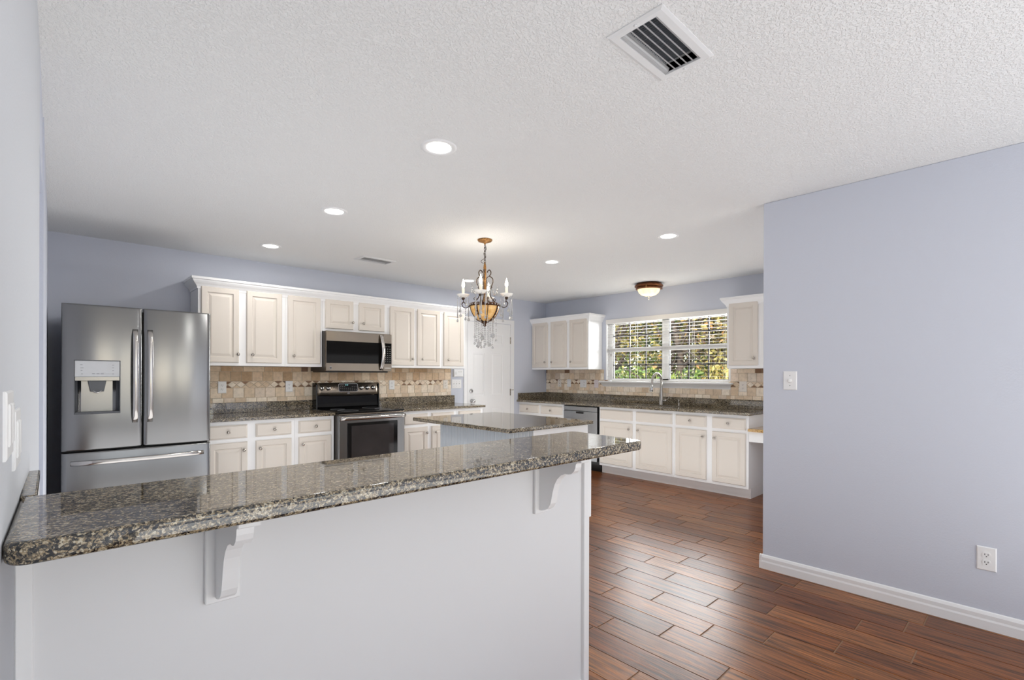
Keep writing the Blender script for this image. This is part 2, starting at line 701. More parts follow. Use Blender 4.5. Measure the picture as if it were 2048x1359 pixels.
# floor: plank tiles laid along Y
bm = NB()
lay = bm.loops.layers.float_color.new('tint')
box(bm, -0.3, 6.0, -1.6, 5.6, -0.08, -0.0025, mat=1)
joints = {0: 0.31, 1: 0.054, 2: 0.526, 3: 0.287, 4: 0.033, 5: 0.383, 6: 0.018, 7: 0.456, 8: 0.397, 9: 0.054, 10: 0.564}
PW, PL = 0.1575, 0.61
tones = [(126, 75, 36), (114, 65, 30), (136, 83, 40), (104, 58, 27), (140, 89, 48), (120, 71, 34), (128, 75, 31)]
for r in range(-15, 26):
    x0 = 2.030 + r * PW
    off = joints.get(r, RND.random() * PL)
    k0 = math.floor((-1.6 - off) / PL)
    for k in range(k0, k0 + 14):
        ya, yb = off + k * PL, off + (k + 1) * PL
        ya, yb = max(ya, -1.6), min(yb, 5.6)
        if yb - ya < 0.02:
            continue
        t = s2l(RND.choice(tones))
        j = RND.uniform(0.9, 1.1)
        frust(bm, UP(0), [(x0 + .0022, ya + .0022), (x0 + PW - .0022, ya + .0022), (x0 + PW - .0022, yb - .0022), (x0 + .0022, yb - .0022)],
              -0.004, 0.0, 0.0015, lay, (t[0] * j, t[1] * j, t[2] * j, 1))
struct('floor', bm, ['plank', 'floor_grout'])
bm = NB()
box(bm, -0.3, 3.7, -4.7, -1.6, -0.08, 0.004)  # pale carpet added out of view, to throw light upwards
o = struct('floor_living', bm, 'carpet')

# ceiling with two register openings
VENTS = [(1.55, 0.897), (2.375, 4.567)]
bm = NB()
holed_plate(bm, UP(ZC), -0.3, 6.1, -4.7, 5.6, 0.0, 0.06, [(x - .15, x + .15, y - .07, y + .07) for x, y in VENTS])
struct('ceiling', bm, 'ceiling')

# stove wall
bm = NB()
box(bm, -0.3, 6.1, YS, YS + 0.14, 0, ZC)
struct('wall_back', bm, 'wall')
# window wall with the opening over the sink
WY0, WY1, WZ0, WZ1 = 2.465, 4.27, 1.178, 2.08
bm = NB()
holed_plate(bm, WN(XW), -YS, -0.30, 0, ZC, 0.0, -0.15, [(-WY1, -WY0, WZ0, WZ1)])
struct('wall_window', bm, 'wall')
# right hand wall, ending at the kitchen
bm = NB()
box(bm, 3.48, 3.60, -4.6, 1.253, 0, ZC, 0.004)
struct('wall_right', bm, 'wall')
bm = NB()
box(bm, 3.60, 6.01, 0.28, 0.40, 0, ZC)
struct('wall_nook', bm, 'wall')
# living room wall behind the camera, two tall window openings
bm = NB()
holed_plate(bm, lambda u, v, w: Vector((u, -4.5 - w, v)), -0.3, 3.7, 0, ZC, 0.0, 0.12, [(0.3, 1.6, 0.35, 2.25), (1.9, 3.2, 0.35, 2.25)])
struct('wall_living', bm, 'wall')
# left wall beside the camera: near stretch, doorway, far stretch
bm = NB()
ys = [-4.6, 0.0, 0.9, 1.2, 1.5, 1.8, 2.1, 2.40]
pr = [(LW(y), y) for y in ys]
poly_prism(bm, pr + [(-0.20, 2.40), (-0.20, -4.6)], lambda a, b, w: Vector((a, b, w)), 0.0, ZC)
struct('wall_left', bm, 'wall_pale')
bm = NB()
box(bm, -0.20, -0.036, 2.40, 3.05, 2.10, ZC)
box(bm, -0.20, -0.032, 3.05, YS, 0, ZC)
box(bm, -0.26, -0.20, 2.30, 3.10, 0, ZC)
struct('wall_left_far', bm, 'wall')

# baseboard on the right wall
prof = [(0, 0), (0.016, 0), (0.016, 0.045), (0.013, 0.055), (0.013, 0.075), (0.007, 0.088), (0, 0.092)]
bm = NB()
poly_prism(bm, prof, lambda a, b, w: Vector((3.48 - a, w, b)), -4.5, 1.27)
poly_prism(bm, prof, lambda a, b, w: Vector((w, 1.253 + a, b)), 3.465, 3.60)
struct('baseboard_right', bm, 'trim')

# bar half wall: panel, corner boards, toe moulding
BARZ = 1.042
HY = 1.30
bm = NB()
box(bm, -0.05, 1.62, HY, HY + 0.10, 0, BARZ - 0.036)
hw = struct('wall_bar', bm, 'bar_panel')
bm = NB()
box(bm, LW(1.3) , -0.026, HY - 0.012, HY + 0.02, 0, BARZ - 0.036, 0.002)
box(bm, 1.616, 1.650, HY - 0.016, HY + 0.104, 0.0, BARZ - 0.036, 0.002)
struct('trim_1', bm, 'trim', hw)
bm = NB()
box(bm, 1.650, 1.669, HY - 0.012, HY + 0.09, 0.69, BARZ - 0.036, 0.003)
struct('trim_2', bm, 'trim', hw)
bm = NB()
poly_prism(bm, [(0, 0), (0.016, 0), (0.014, 0.010), (0.008, 0.016), (0, 0.018)], lambda a, b, w: Vector((w, HY - a, b)), -0.026, 1.616)
struct('baseboard_bar', bm, 'trim', hw)

# ------------------------------------------------------------------ bar top


def rounded_slab(bm, outline, z0, z1, r=0.012, seg=5, mat=0):
    """bullnose-edged slab over a convex outline"""
    n = len(outline)
    P = [Vector((x, y, 0)) for x, y in outline]
    area2 = sum(P[i].x * P[(i + 1) % n].y - P[(i + 1) % n].x * P[i].y for i in range(n))
    sg = 1 if area2 > 0 else -1
    nrm = []
    for i in range(n):
        a = (P[i] - P[i - 1]).normalized()
        b = (P[(i + 1) % n] - P[i]).normalized()
        na = Vector((a.y, -a.x, 0)) * sg
        nb = Vector((b.y, -b.x, 0)) * sg
        m = (na + nb)
        m = m / max(0.3, m.dot(na)) if m.length > 1e-6 else na
        nrm.append(m)
    prof = []
    for k in range(seg + 1):
        a = math.pi / 2 * k / seg
        prof.append((r * (1 - math.sin(a)), z0 + r * (1 - math.cos(a))))
    for k in range(seg + 1):
        a = math.pi / 2 * k / seg
        prof.append((r * (1 - math.cos(a)), z1 - r * (1 - math.sin(a))))
    loops = []
    for ins, z in prof:
        loops.append([bm.verts.new(Vector((P[i].x, P[i].y, z)) - nrm[i] * ins) for i in range(n)])
    for a, b in zip(loops, loops[1:]):
        for i in range(n):
            f = bm.faces.new((a[i], a[(i + 1) % n], b[(i + 1) % n], b[i]))
            f.smooth = True
            f.material_index = mat
    bm.faces.new(loops[0][::-1]).material_index = mat
    bm.faces.new(loops[-1]).material_index = mat


def arc(cx, cyy, r, a0, a1, n=6):
    return [(cx + r * math.cos(math.radians(a0 + (a1 - a0) * k / n)), cyy + r * math.sin(math.radians(a0 + (a1 - a0) * k / n))) for k in range(n + 1)]


bm = NB()
out = arc(-0.022, 1.053, 0.032, 180, 270) + arc(1.615, 1.056, 0.035, 270, 360) + arc(1.655, 1.375, 0.03, 0, 90) + [(LW(1.4) + 0.002, 1.405)]
rounded_slab(bm, out, BARZ - 0.036, BARZ, 0.009)
o = obj('bar_countertop', bm, 'granite')
tag(o, 'long speckled granite bar top with rounded edge on the white half wall', 'countertop')

# granite ledge running on along the left wall
bm = NB()
box(bm, LW(1.5) , -0.025, 1.407, 1.76, 0.0, BARZ - 0.022)
wl = obj('ledge_panel', bm, 'trim')
tag(wl, kind='structure')
wl.name = 'trim_3'
bm = NB()
box(bm, LW(1.5), -0.024, 1.407, 1.762, BARZ - 0.022, BARZ, 0.003, 2)
o = obj('granite_ledge', bm, 'granite')
tag(o, 'narrow granite ledge along the left wall behind the bar top', 'ledge')

# corbels under the bar top
bm0 = NB()


def corbel(loc, label):
    t = thing('corbel', loc, label, 'corbel', 'corbels under the bar top')
    x, y, z = loc
    b = NB()
    box(b, x - 0.036, x + 0.036, y - 0.014, y, z - 0.240, z, 0.002)
    obj('back_plate', b, 'trim', t)
    pts = [(0.013, 0), (0.205, 0), (0.205, -0.018), (0.192, -0.030), (0.190, -0.043), (0.184, -0.056), (0.172, -0.067), (0.158, -0.071),
           (0.142, -0.071), (0.122, -0.080), (0.105, -0.096), (0.092, -0.118), (0.083, -0.145), (0.077, -0.172), (0.071, -0.194),
           (0.060, -0.211), (0.044, -0.221), (0.026, -0.226), (0.013, -0.226)]
    b = NB()
    poly_prism(b, pts, lambda a, c, w: Vector((x + w, y - a, z + c)), -0.0165, 0.0165)
    obj('scroll_bracket', b, 'trim', t)
    b = NB()
    box(b, x - 0.022, x + 0.022, y - 0.222, y - 0.014, z - 0.022, z - 0.0005, 0.002)
    obj('cap', b, 'trim', t)
    return t


c0 = corbel((0.289, HY, BARZ - 0.0365), 'white scroll corbel under the left part of the granite bar')
copy_tree(c0, (1.362, HY, BARZ - 0.0365), label='white scroll corbel under the right end of the granite bar')

# ------------------------------------------------------------------ cabinets
DOOR_RINGS = [(0, 0), (0, 0.013), (0.006, 0.020), (0.048, 0.020), (0.053, 0.012), (0.061, 0.0105), (0.082, 0.018)]
DRAW_RINGS = [(0, 0), (0, 0.010), (0.004, 0.013), (0.013, 0.020)]


def knob(mapf, u, v, parent, mat='nickel'):
    c = mapf(u, v, 0.0195)
    ax = (mapf(0, 0, 1) - mapf(0, 0, 0))
    b = NB()
    lathe(b, [(0, 0), (0.007, 0), (0.0055, 0.006), (0.006, 0.010), (0.0125, 0.015), (0.0145, 0.019), (0.0135, 0.023), (0.008, 0.0265), (0, 0.0275)], c, ax, 16)
    return obj('knob', b, mat, parent)


def door(root, mapf, u0, u1, v0, v1, kn=None, mat='cab_cream'):
    b = NB()
    r = DOOR_RINGS
    rings_panel(b, mapf, u0, u1, v0, v1, r)
    d = obj('door', b, mat, root)
    if kn:
        knob(mapf, kn[0], kn[1], d)
    return d


def drawer(root, mapf, u0, u1, v0, v1, kn=None, name='drawer'):
    b = NB()
    rings_panel(b, mapf, u0, u1, v0, v1, DRAW_RINGS)
    d = obj(name, b, 'cab_cream', root)
    if kn:
        knob(mapf, kn[0], kn[1], d)
    return d


def carcass(root, mapf, u0, u1, v0, v1, depth, name='carcass'):
    b = NB()
    p, q = mapf(u0, v0, 0), mapf(u1, v1, -depth)
    box(b, min(p.x, q.x), max(p.x, q.x), min(p.y, q.y), max(p.y, q.y), min(p.z, q.z), max(p.z, q.z), 0.0015)
    return obj(name, b, 'cab_white', root)


def toe(root, mapf, u0, u1, rec, depth):
    b = NB()
    p, q = mapf(u0, 0, -rec), mapf(u1, 0.105, -depth)
    box(b, min(p.x, q.x), max(p.x, q.x), min(p.y, q.y), max(p.y, q.y), 0, 0.1045)
    return obj('toe_kick', b, 'cab_white', root)


# --- uppers on the stove wall (face frame plane Y = 5.125)
SU = ST(5.125)
UG = 'white and cream upper cabinets on the stove wall'
UB, UT = 1.363, 2.105
t = thing('upper_cabinet', (1.31, 5.46, UB), 'two-door cream upper cabinet at the left end, above and behind the refrigerator', 'cabinet', UG)
carcass(t, SU, 0.945, 1.690, UB, UT, 0.331)
door(t, SU, 0.967, 1.274, 1.392, 2.077, (1.262, 1.470))
door(t, SU, 1.338, 1.657, 1.392, 2.077, (1.386, 1.470))
t = thing('upper_cabinet', (1.87, 5.46, UB), 'single-door cream upper cabinet directly left of the microwave', 'cabinet', UG)
carcass(t, SU, 1.691, 2.062, UB, UT, 0.331)
door(t, SU, 1.713, 2.040, 1.392, 2.077, (1.766, 1.470))
t = thing('upper_cabinet', (2.44, 5.46, 1.745), 'short two-door upper cabinet above the microwave', 'cabinet', UG)
carcass(t, SU, 2.063, 2.825, 1.742, UT, 0.331)
door(t, SU, 2.091, 2.402, 1.770, 2.080, (2.388, 1.848))
door(t, SU, 2.465, 2.778, 1.770, 2.080, (2.513, 1.848))
t = thing('upper_cabinet', (3.2, 5.46, UB), 'two-door cream upper cabinet directly right of the microwave', 'cabinet', UG)
carcass(t, SU, 2.826, 3.575, UB, UT, 0.331)
door(t, SU, 2.845, 3.172, 1.392, 2.077, (3.140, 1.470))
door(t, SU, 3.214, 3.543, 1.392, 2.077, (3.277, 1.470))
t = thing('upper_cabinet', (3.76, 5.46, UB), 'single-door cream upper cabinet at the right end beside the white door', 'cabinet', UG)
carcass(t, SU, 3.576, 3.945, UB, UT, 0.331)
door(t, SU, 3.602, 3.917, 1.392, 2.077, (3.660, 1.470))

CROWN = [(0, -0.055), (0.006, -0.055), (0.008, -0.040), (0.014, -0.030), (0.022, -0.018), (0.034, -0.004), (0.044, 0.010), (0.048, 0.022), (0.056, 0.026), (0.056, 0.046), (0, 0.046)]


def crown(path, label):
    """moulding swept around the cabinet tops; path = list of (x,y, outward miter vector)"""
    b = NB()
    loops = []
    for (x, y, nx, ny) in path:
        loops.append([b.verts.new((x + nx * a, y + ny * a, 2.108 + c)) for a, c in CROWN])
    n = len(CROWN)
    for p, q in zip(loops, loops[1:]):
        for k in range(n):
            b.faces.new((p[k], p[(k + 1) % n], q[(k + 1) % n], q[k]))
    b.faces.new(loops[0])
    b.faces.new(loops[-1][::-1])
    o = obj('crown_molding', b, 'cab_white', loc=(path[0][0], path[0][1], 2.108))
    tag(o, label, 'molding', 'crown mouldings on the upper cabinets')


crown([(0.944, 5.455, -1, 0), (0.944, 5.124, -1, -1), (3.946, 5.124, 1, -1), (3.946, 5.455, 1, 0)], 'long white crown moulding over the stove wall cabinets')

# --- base cabinets on the stove wall (face frame plane Y = 4.86)
SB = ST(4.86)
BG = 'white and cream base cabinets on the stove wall'
DZ0, DZ1, RZ0, RZ1 = 0.137, 0.680, 0.715, 0.834


def base_unit(mapf, label, group, ua, ub, cols, depth, loc, rec=0.065, false=False):
    t = thing('base_cabinet', loc, label, 'cabinet', group)
    carcass(t, mapf, ua, ub, 0.105, 0.869, depth)
    toe(t, mapf, ua, ub, rec, depth)
    for (a, b, k, wd) in cols:
        if wd:
            drawer(t, mapf, a, b, RZ0, RZ1, ((a + b) / 2, 0.776))
        else:
            drawer(t, mapf, a, b, RZ0, RZ1, None, 'false_drawer_front')
        door(t, mapf, a, b, DZ0, DZ1, (k, 0.609))
    return t


base_unit(SB, 'two-door base cabinet with drawers right beside the refrigerator', BG, 0.945, 1.690, [(0.967, 1.279, 1.247, 1), (1.348, 1.661, 1.382, 1)], 0.598, (1.31, 5.46, 0))
base_unit(SB, 'single-door base cabinet directly left of the range', BG, 1.691, 2.078, [(1.728, 2.047, 1.762, 1)], 0.598, (1.87, 5.46, 0))
base_unit(SB, 'two-door base cabinet directly right of the range', BG, 2.846, 3.610, [(2.874, 3.192, 3.174, 1), (3.250, 3.568, 3.296, 1)], 0.598, (3.2, 5.46, 0))
base_unit(SB, 'narrow base cabinet at the end of the stove counter, nearest the white door', BG, 3.611, 4.030, [(3.645, 3.990, 3.69, 1)], 0.598, (3.8, 5.46, 0))

# --- counters with granite splash, stove wall
CT = 0.900


def counter(name, boxes, splash, label, loc):
    t = thing(name, loc, label, 'countertop', 'granite kitchen counters')
    b = NB()
    for bx in boxes:
        box(b, *bx, 0.004, 2)
    obj('slab', b, 'granite', t)
    for s in splash:
        b = NB()
        box(b, *s, 0.002)
        obj('splash', b, 'granite', t)
    return t


counter('kitchen_countertop', [(0.940, 2.081, 4.822, 5.46, 0.870, CT)], [(0.940, 2.085, 5.438, 5.46, CT, 1.002)], 'granite counter between the refrigerator and the range', (1.5, 5.46, 0.87))
counter('kitchen_countertop', [(2.843, 4.050, 4.822, 5.46, 0.870, CT)], [(2.843, 4.015, 5.438, 5.46, CT, 1.002)], 'granite counter right of the range, ending by the white door', (3.4, 5.46, 0.87))

# --- window wall cabinets (face frame plane X = 5.25); u = -y
WB = WN(5.25)
WG = 'white and cream base cabinets under the window wall counter'


def wcols(*cols):
    return [(-a, -b, -k, wd) for a, b, k, wd in cols]


t = thing('base_cabinet', (5.86, 5.0, 0), 'base cabinet with two small drawers in the far corner left of the dishwasher', 'cabinet', WG)
carcass(t, WB, -5.456, -4.536, 0.105, 0.869, 0.608)
toe(t, WB, -5.456, -4.536, 0.06, 0.608)
for a, b_, k in ((5.425, 5.022, 5.24), (4.981, 4.566, 4.774)):
    drawer(t, WB, -a, -b_, RZ0, RZ1, (-k, 0.770))
    door(t, WB, -a, -b_, DZ0, DZ1, (-(b_ + 0.04), 0.609))
base_unit(WB, 'two-door sink base cabinet with knobless false drawer fronts', WG, -3.925, -2.862, wcols((3.905, 3.420, 3.460, 0), (3.366, 2.886, 3.330, 0)), 0.608, (5.86, 3.4, 0), 0.06)
base_unit(WB, 'two-door base cabinet with drawers at the right end, next to the low desk', WG, -2.861, -2.030, wcols((2.840, 2.476, 2.510, 1), (2.410, 2.055, 2.378, 1)), 0.608, (5.86, 2.45, 0), 0.06)

# window wall counter with sink cutout
SK = (5.36, 5.67, 2.98, 3.86)
counter('kitchen_countertop', [(5.205, SK[0], 2.005, 5.46, 0.870, CT), (SK[0], SK[1], 2.005, SK[2], 0.870, CT), (SK[0], SK[1], SK[3], 5.46, 0.870, CT), (SK[1], 5.86, 2.005, 5.46, 0.870, CT)],
        [(5.838, 5.86, 2.005, 5.44, CT, 1.002), (5.23, 5.86, 5.438, 5.46, CT, 1.002)], 'long granite counter with the sink under the window', (5.86, 3.5, 0.87))
t = thing('kitchen_sink', (5.51, 3.42, 0.70), 'double bowl stainless sink set in the granite under the window', 'sink')
for nm, a, b_ in (('bowl', SK[2] - 0.005, 3.40), ('bowl', 3.43, SK[3] + 0.005)):
    b = NB()
    x0, x1 = SK[0] - 0.005, SK[1] + 0.005
    loops = []
    for ins, z in ((0, 0.8695), (0.004, 0.868), (0.014, 0.72), (0.04, 0.69)):
        loops.append([b.verts.new(p) for p in ((x0 + ins, a + ins, z), (x1 - ins, a + ins, z), (x1 - ins, b_ - ins, z), (x0 + ins, b_ - ins, z))])
    for p, q in zip(loops, loops[1:]):
        for k in range(4):
            b.faces.new((p[k], p[(k + 1) % 4], q[(k + 1) % 4], q[k]))
    b.faces.new(loops[-1])
    bmesh.ops.solidify(b, geom=b.faces[:], thickness=0.0015)
    obj(nm, b, 'sink', t)
b = NB()
box(b, SK[0] - 0.004, SK[1] + 0.004, 3.40, 3.43, 0.80, 0.866, 0.008, 3)
obj('divider', b, 'sink', t)
b = NB()
holed_plate(b, UP(0.9003), SK[0] - 0.012, SK[1] + 0.012, SK[2] - 0.012, SK[3] + 0.012, 0.0, 0.003, [(SK[0] + 0.008, SK[1] - 0.008, SK[2] + 0.008, SK[3] - 0.008)])
obj('rim', b, 'sink', t)

# faucet
FX, FY = 5.745, 3.315
FB = 0.9005
t = thing('kitchen_faucet', (FX, FY, FB), 'tall gooseneck pull-down steel faucet behind the sink', 'faucet')
b = NB()
lathe(b, [(0, 0), (0.030, 0), (0.030, 0.006), (0.027, 0.012), (0.026, 0.10), (0.022, 0.16), (0.016, 0.23), (0.0145, 0.30), (0, 0.30)], (FX, FY, FB), n=20)
obj('body', b, 'faucet', t)
b = NB()
pp = smooth_path([(FX, FY, 1.19), (FX, FY, 1.225), (FX - 0.02, FY, 1.270), (FX - 0.07, FY + 0.01, 1.305), (FX - 0.12, FY + 0.02, 1.295), (FX - 0.155, FY + 0.03, 1.255), (FX - 0.17, FY + 0.03, 1.20), (FX - 0.178, FY + 0.035, 1.15)])
tube(b, pp, 0.0145, 12)
obj('spout', b, 'faucet', t)
b = NB()
lathe(b, [(0, 0), (0.017, 0), (0.021, -0.012), (0.023, -0.055), (0.022, -0.082), (0.0, -0.082)], (FX - 0.178, FY + 0.035, 1.155), (0.03, 0, 1), n=16)
obj('spray_head', b, 'chrome', t)
b = NB()
tube(b, [(FX, FY - 0.02, 0.955), (FX - 0.01, FY - 0.085, 0.962)], 0.013, 12)
tube(b, smooth_path([(FX - 0.01, FY - 0.08, 0.962), (FX - 0.02, FY - 0.11, 0.985), (FX - 0.025, FY - 0.13, 1.015)]), 0.006, 8)
obj('lever_handle', b, 'faucet', t)
b = NB()
lathe(b, [(0, 0), (0.013, 0), (0.013, 0.004), (0.010, 0.008), (0.010, 0.06), (0.012, 0.064), (0.012, 0.072), (0.006, 0.078), (0, 0.078)], (5.745, 3.07, 0.9), n=14)
o = obj('air_gap', b, 'nickel', loc=(5.745, 3.07, 0.9))
tag(o, 'short steel air gap cap standing right of the faucet', 'fixture')

# dishwasher
t = thing('dishwasher', (5.55, 4.235, 0), 'stainless dishwasher under the counter between the corner and sink cabinets', 'dishwasher')
b = NB()
box(b, 5.26, 5.83, 3.934, 4.530, 0.10, 0.862)
obj('tub_body', b, 'black_plastic', t)
b = NB()
box(b, 5.225, 5.258, 3.948, 4.526, 0.135, 0.790, 0.004, 2)
obj('door', b, 'steel_dw', t)
b = NB()
box(b, 5.225, 5.258, 3.948, 4.526, 0.796, 0.855, 0.004, 2)
cp = obj('control_panel', b, 'steel_dw', t)
b = NB()
for k in range(9):
    y = 4.44 - k * 0.042
    box(b, 5.2240, 5.2255, y - 0.011, y + 0.011, 0.826, 0.8285)
obj('legend', b, 'mark_grey', cp)
b = NB()
box(b, 5.215, 5.226, 4.172, 4.298, 0.760, 0.785, 0.004, 2)
obj('pocket_handle', b, 'black_plastic', t)
b = NB()
box(b, 5.305, 5.36, 3.936, 4.528, 0.0, 0.0995)
obj('toe_panel', b, 'black_plastic', t)

# desk
t = thing('built_in_desk', (5.55, 1.2, 0), 'low built-in desk with gold-lit granite top right of the base cabinets', 'desk')
b = NB()
box(b, 5.215, 5.858, 0.402, 2.028, 0.708, 0.738, 0.004, 2)
obj('desk_top', b, 'granite_desk', t)
b = NB()
box(b, 5.25, 5.275, 0.402, 2.028, 0.600, 0.7075, 0.002)
obj('apron', b, 'cab_white', t)
b = NB()
box(b, 5.25, 5.858, 0.402, 0.75, 0.0, 0.5995, 0.002)
obj('pedestal', b, 'cab_white', t)

# --- window wall uppers (face frame plane X = 5.54)
WU = WN(5.54)
WUG = 'white and cream upper cabinets on the window wall'
t = thing('upper_cabinet', (5.86, 4.9, UB), 'three-door cream upper cabinet in the corner left of the window', 'cabinet', WUG)
carcass(t, WU, -5.46, -4.335, UB, UT, 0.317)
door(t, WU, -5.440, -5.114, 1.396, 2.092, (-5.156, 1.476))
door(t, WU, -5.052, -4.737, 1.396, 2.092, (-5.018, 1.476))
door(t, WU, -4.680, -4.354, 1.396, 2.092, (-4.642, 1.476))
crown([(5.539, 5.46, -1, 0), (5.539, 4.334, -1, -1), (5.86, 4.334, 0, -1)], 'white crown moulding over the corner cabinet left of the window')
t = thing('upper_cabinet', (5.86, 1.98, UB), 'cream upper cabinet right of the window, half hidden by the blue wall', 'cabinet', WUG)
carcass(t, WU, -2.382, -1.60, UB, UT, 0.317)
door(t, WU, -2.356, -2.045, 1.396, 2.090, (-2.082, 1.474))
door(t, WU, -1.985, -1.640, 1.396, 2.090, (-1.95, 1.474))
crown([(5.86, 2.383, 0, 1), (5.539, 2.383, -1, 1), (5.539, 1.599, -1, -1), (5.86, 1.599, 0, -1)], 'white crown moulding over the cabinet right of the window')

# ------------------------------------------------------------------ tiled backsplashes
TINTS = [(236, 219, 197), (228, 208, 182), (242, 229, 211), (216, 194, 167), (246, 235, 219), (232, 216, 198), (220, 200, 175), (238, 222, 200)]
BROWNS = [(214, 188, 158), (204, 176, 144), (222, 198, 170), (196, 166, 132), (226, 206, 180), (210, 184, 152)]
DARKS = [(136, 104, 80), (148, 116, 90), (122, 92, 72)]


def backsplash(mapf, u0, u1, vtop, clip, label, loc, upper, name='tile_backsplash'):
    """clip(u0,u1,v0,v1) -> list of kept rectangles for a tile"""
    b = NB()
    lay = b.loops.layers.float_color.new('tint')
    rows = [(1.003, 1.046, 0.099), (1.048, 1.146, 0.099), ('d', 1.148, 1.211), (1.213, 1.310, 0.099), (1.312, 1.362, 0.15), (1.364, 1.46, 0.099)]
    gc = s2l((196, 180, 158))
    g = 0.0014
    ri = 0
    for row in rows:
        ri += 1
        if row[0] == 'd':
            v0, v1 = row[1], row[2]
            h = (v1 - v0)
            cw = 0.079
            n = int((u1 - u0) / cw) + 1
            for i in range(n):
                uc = u0 + (i + 0.45) * cw
                vc = (v0 + v1) / 2
                if not clip(uc - cw / 2, uc + cw / 2, v0, v1) or uc + cw * 0.5 > u1:
                    continue
                c = s2l(RND.choice(TINTS))
                hw, hh = cw * 0.47, h * 0.5
                frust(b, mapf, [(uc - hw, vc), (uc, vc - hh), (uc + hw, vc), (uc, vc + hh)], 0.0, 0.009, 0.0012, lay, c)
                for sgn in (-1, 1):
                    c2 = s2l(RND.choice(DARKS) if RND.random() < 0.45 else RND.choice(TINTS))
                    vb = vc + sgn * hh
                    tri = [(uc + 0.0035, vb), (uc + cw - 0.0035, vb), (uc + cw / 2, vc + sgn * 0.004)]
                    if uc + cw < u1:
                        frust(b, mapf, tri if sgn < 0 else tri[::-1], 0.0, 0.008, 0.001, lay, c2)
            continue
        v0, v1, tw = row
        v1 = min(v1, vtop)
        if v1 - v0 < 0.01:
            continue
        u = u0 - RND.uniform(0.0, tw * 0.7)
        while u < u1:
            w = tw if ri != 5 else RND.choice((0.099, 0.099, 0.198, 0.075))
            a, c_ = max(u, u0) + g, min(u + w, u1) - g
            if c_ - a > 0.008:
                for (p0, p1, q0, q1) in clip(a, c_, v0, v1):
                    if p1 - p0 > 0.006 and q1 - q0 > 0.006:
                        col = RND.choice(DARKS) if (ri == 5 and RND.random() < 0.12) else RND.choice(upper if ri >= 4 else TINTS)
                        t_ = s2l(col)
                        j = RND.uniform(0.92, 1.08)
                        frust(b, mapf, [(p0, q0), (p1, q0), (p1, q1), (p0, q1)], 0.0, 0.0095, 0.002, lay, (t_[0] * j, t_[1] * j, t_[2] * j, 1))
            u += w
    for (p0, p1, q0, q1) in clip(u0, u1, 1.002, vtop):
        frust(b, mapf, [(p0, q0), (p1, q0), (p1, q1), (p0, q1)], 0.0, 0.006, 0.0001, lay, gc)
    o = obj(name, b, 'travertine', loc=loc)
    return tag(o, label, 'backsplash', 'travertine tile backsplashes')


backsplash(ST(YS - 0.002), 0.945, 3.962, 1.362, lambda a, b, c, d: [(a, b, c, d)], 'beige travertine backsplash with a diamond band behind the range', (2.4, YS, 1.0), BROWNS)


def clip_left(a, b, c, d):
    return [(a, b, c, d)]


def clip_under(a, b, c, d):
    d2 = min(d, 1.118)
    return [(a, b, c, d2)] if d2 > c + 0.006 else []


def clip_right(a, b, c, d):
    return [(a, b, c, d)]


# the window wall tiling is one field cut around the window stool
def clip_window(a, b, c, d):
    out = []
    for (s0, s1, top) in ((-5.44, -4.30, 9), (-4.30, -2.47, 1.118), (-2.47, -2.0, 9)):
        p0, p1, q1 = max(a, s0), min(b, s1), min(d, top)
        if p1 - p0 > 0.004 and q1 - c > 0.006:
            out.append((p0, p1, c, q1))
    return out


backsplash(WN(XW - 0.002), -5.44, -2.01, 1.362, clip_window, 'beige travertine backsplash with a diamond band around the kitchen window', (XW, 3.7, 1.0), TINTS)

# ------------------------------------------------------------------ kitchen window
win = struct_root('window_1', (5.95, 3.37, 1.2))
b = NB()
FXX0, FXX1 = 5.935, 5.985
for (y0, y1, z0, z1) in ((4.20, 4.27, 1.20, 2.08), (2.465, 2.53, 1.20, 2.08), (3.317, 3.413, 1.20, 2.08), (2.53, 4.20, 2.021, 2.08), (2.53, 4.20, 1.196, 1.234)):
    box(b, FXX0, FXX1, y0, y1, z0, z1, 0.002)
struct('window_frame', b, 'trim', win)
b = NB()
for (y0, y1) in ((3.413, 4.20), (2.53, 3.317)):
    box(b, 5.930, 5.975, y0, y1, 1.617, 1.671, 0.003)
struct('meeting_rail', b, 'trim', win)
for (y0, y1) in ((3.413, 4.20), (2.53, 3.317)):
    for (z0, z1) in ((1.234, 1.617), (1.671, 2.021)):
        b = NB()
        box(b, 5.958, 5.962, y0, y1, z0, z1)
        struct('glass_pane', b, 'glass', win)
        b = NB()
        for f_ in (1 / 3, 2 / 3):
            yc = y0 + (y1 - y0) * f_
            box(b, 5.964, 5.972, yc - 0.010, yc + 0.010, z0, z1)
        zc = (z0 + z1) / 2
        box(b, 5.964, 5.972, y0, y1, zc - 0.009, zc + 0.009)
        struct('muntin', b, 'muntin', win)
        b = NB()
        for yy in (y0, y1):
            box(b, 5.945, 5.957, yy - 0.006, yy + 0.006, z0, z1)
        box(b, 5.945, 5.957, y0, y1, z0 - 0.003, z0 + 0.004)
        struct('gasket', b, 'black_strip', win)
b = NB()
for (y0, y1, z0, z1) in ((4.255, 4.27, 1.18, 2.08), (2.465, 2.48, 1.18, 2.08)):
    box(b, XW, 5.936, y0, y1, z0, z1)
box(b, XW, 5.936, 2.465, 4.27, 2.065, 2.08)
struct('window_jamb', b, 'trim', win)
b = NB()
box(b, 5.800, 5.938, 2.44, 4.355, 1.176, 1.197, 0.004, 2)
struct('window_stool', b, 'trim', win)
prof_a = [(0, 1.118), (0.010, 1.118), (0.012, 1.128), (0.026, 1.150), (0.042, 1.168), (0.046, 1.176), (0, 1.176)]
b = NB()
la = [b.verts.new((XW - a, 2.475 - a * 0.5, z)) for a, z in prof_a]
lb = [b.verts.new((XW - a, 4.305 + a * 0.9, z)) for a, z in prof_a]
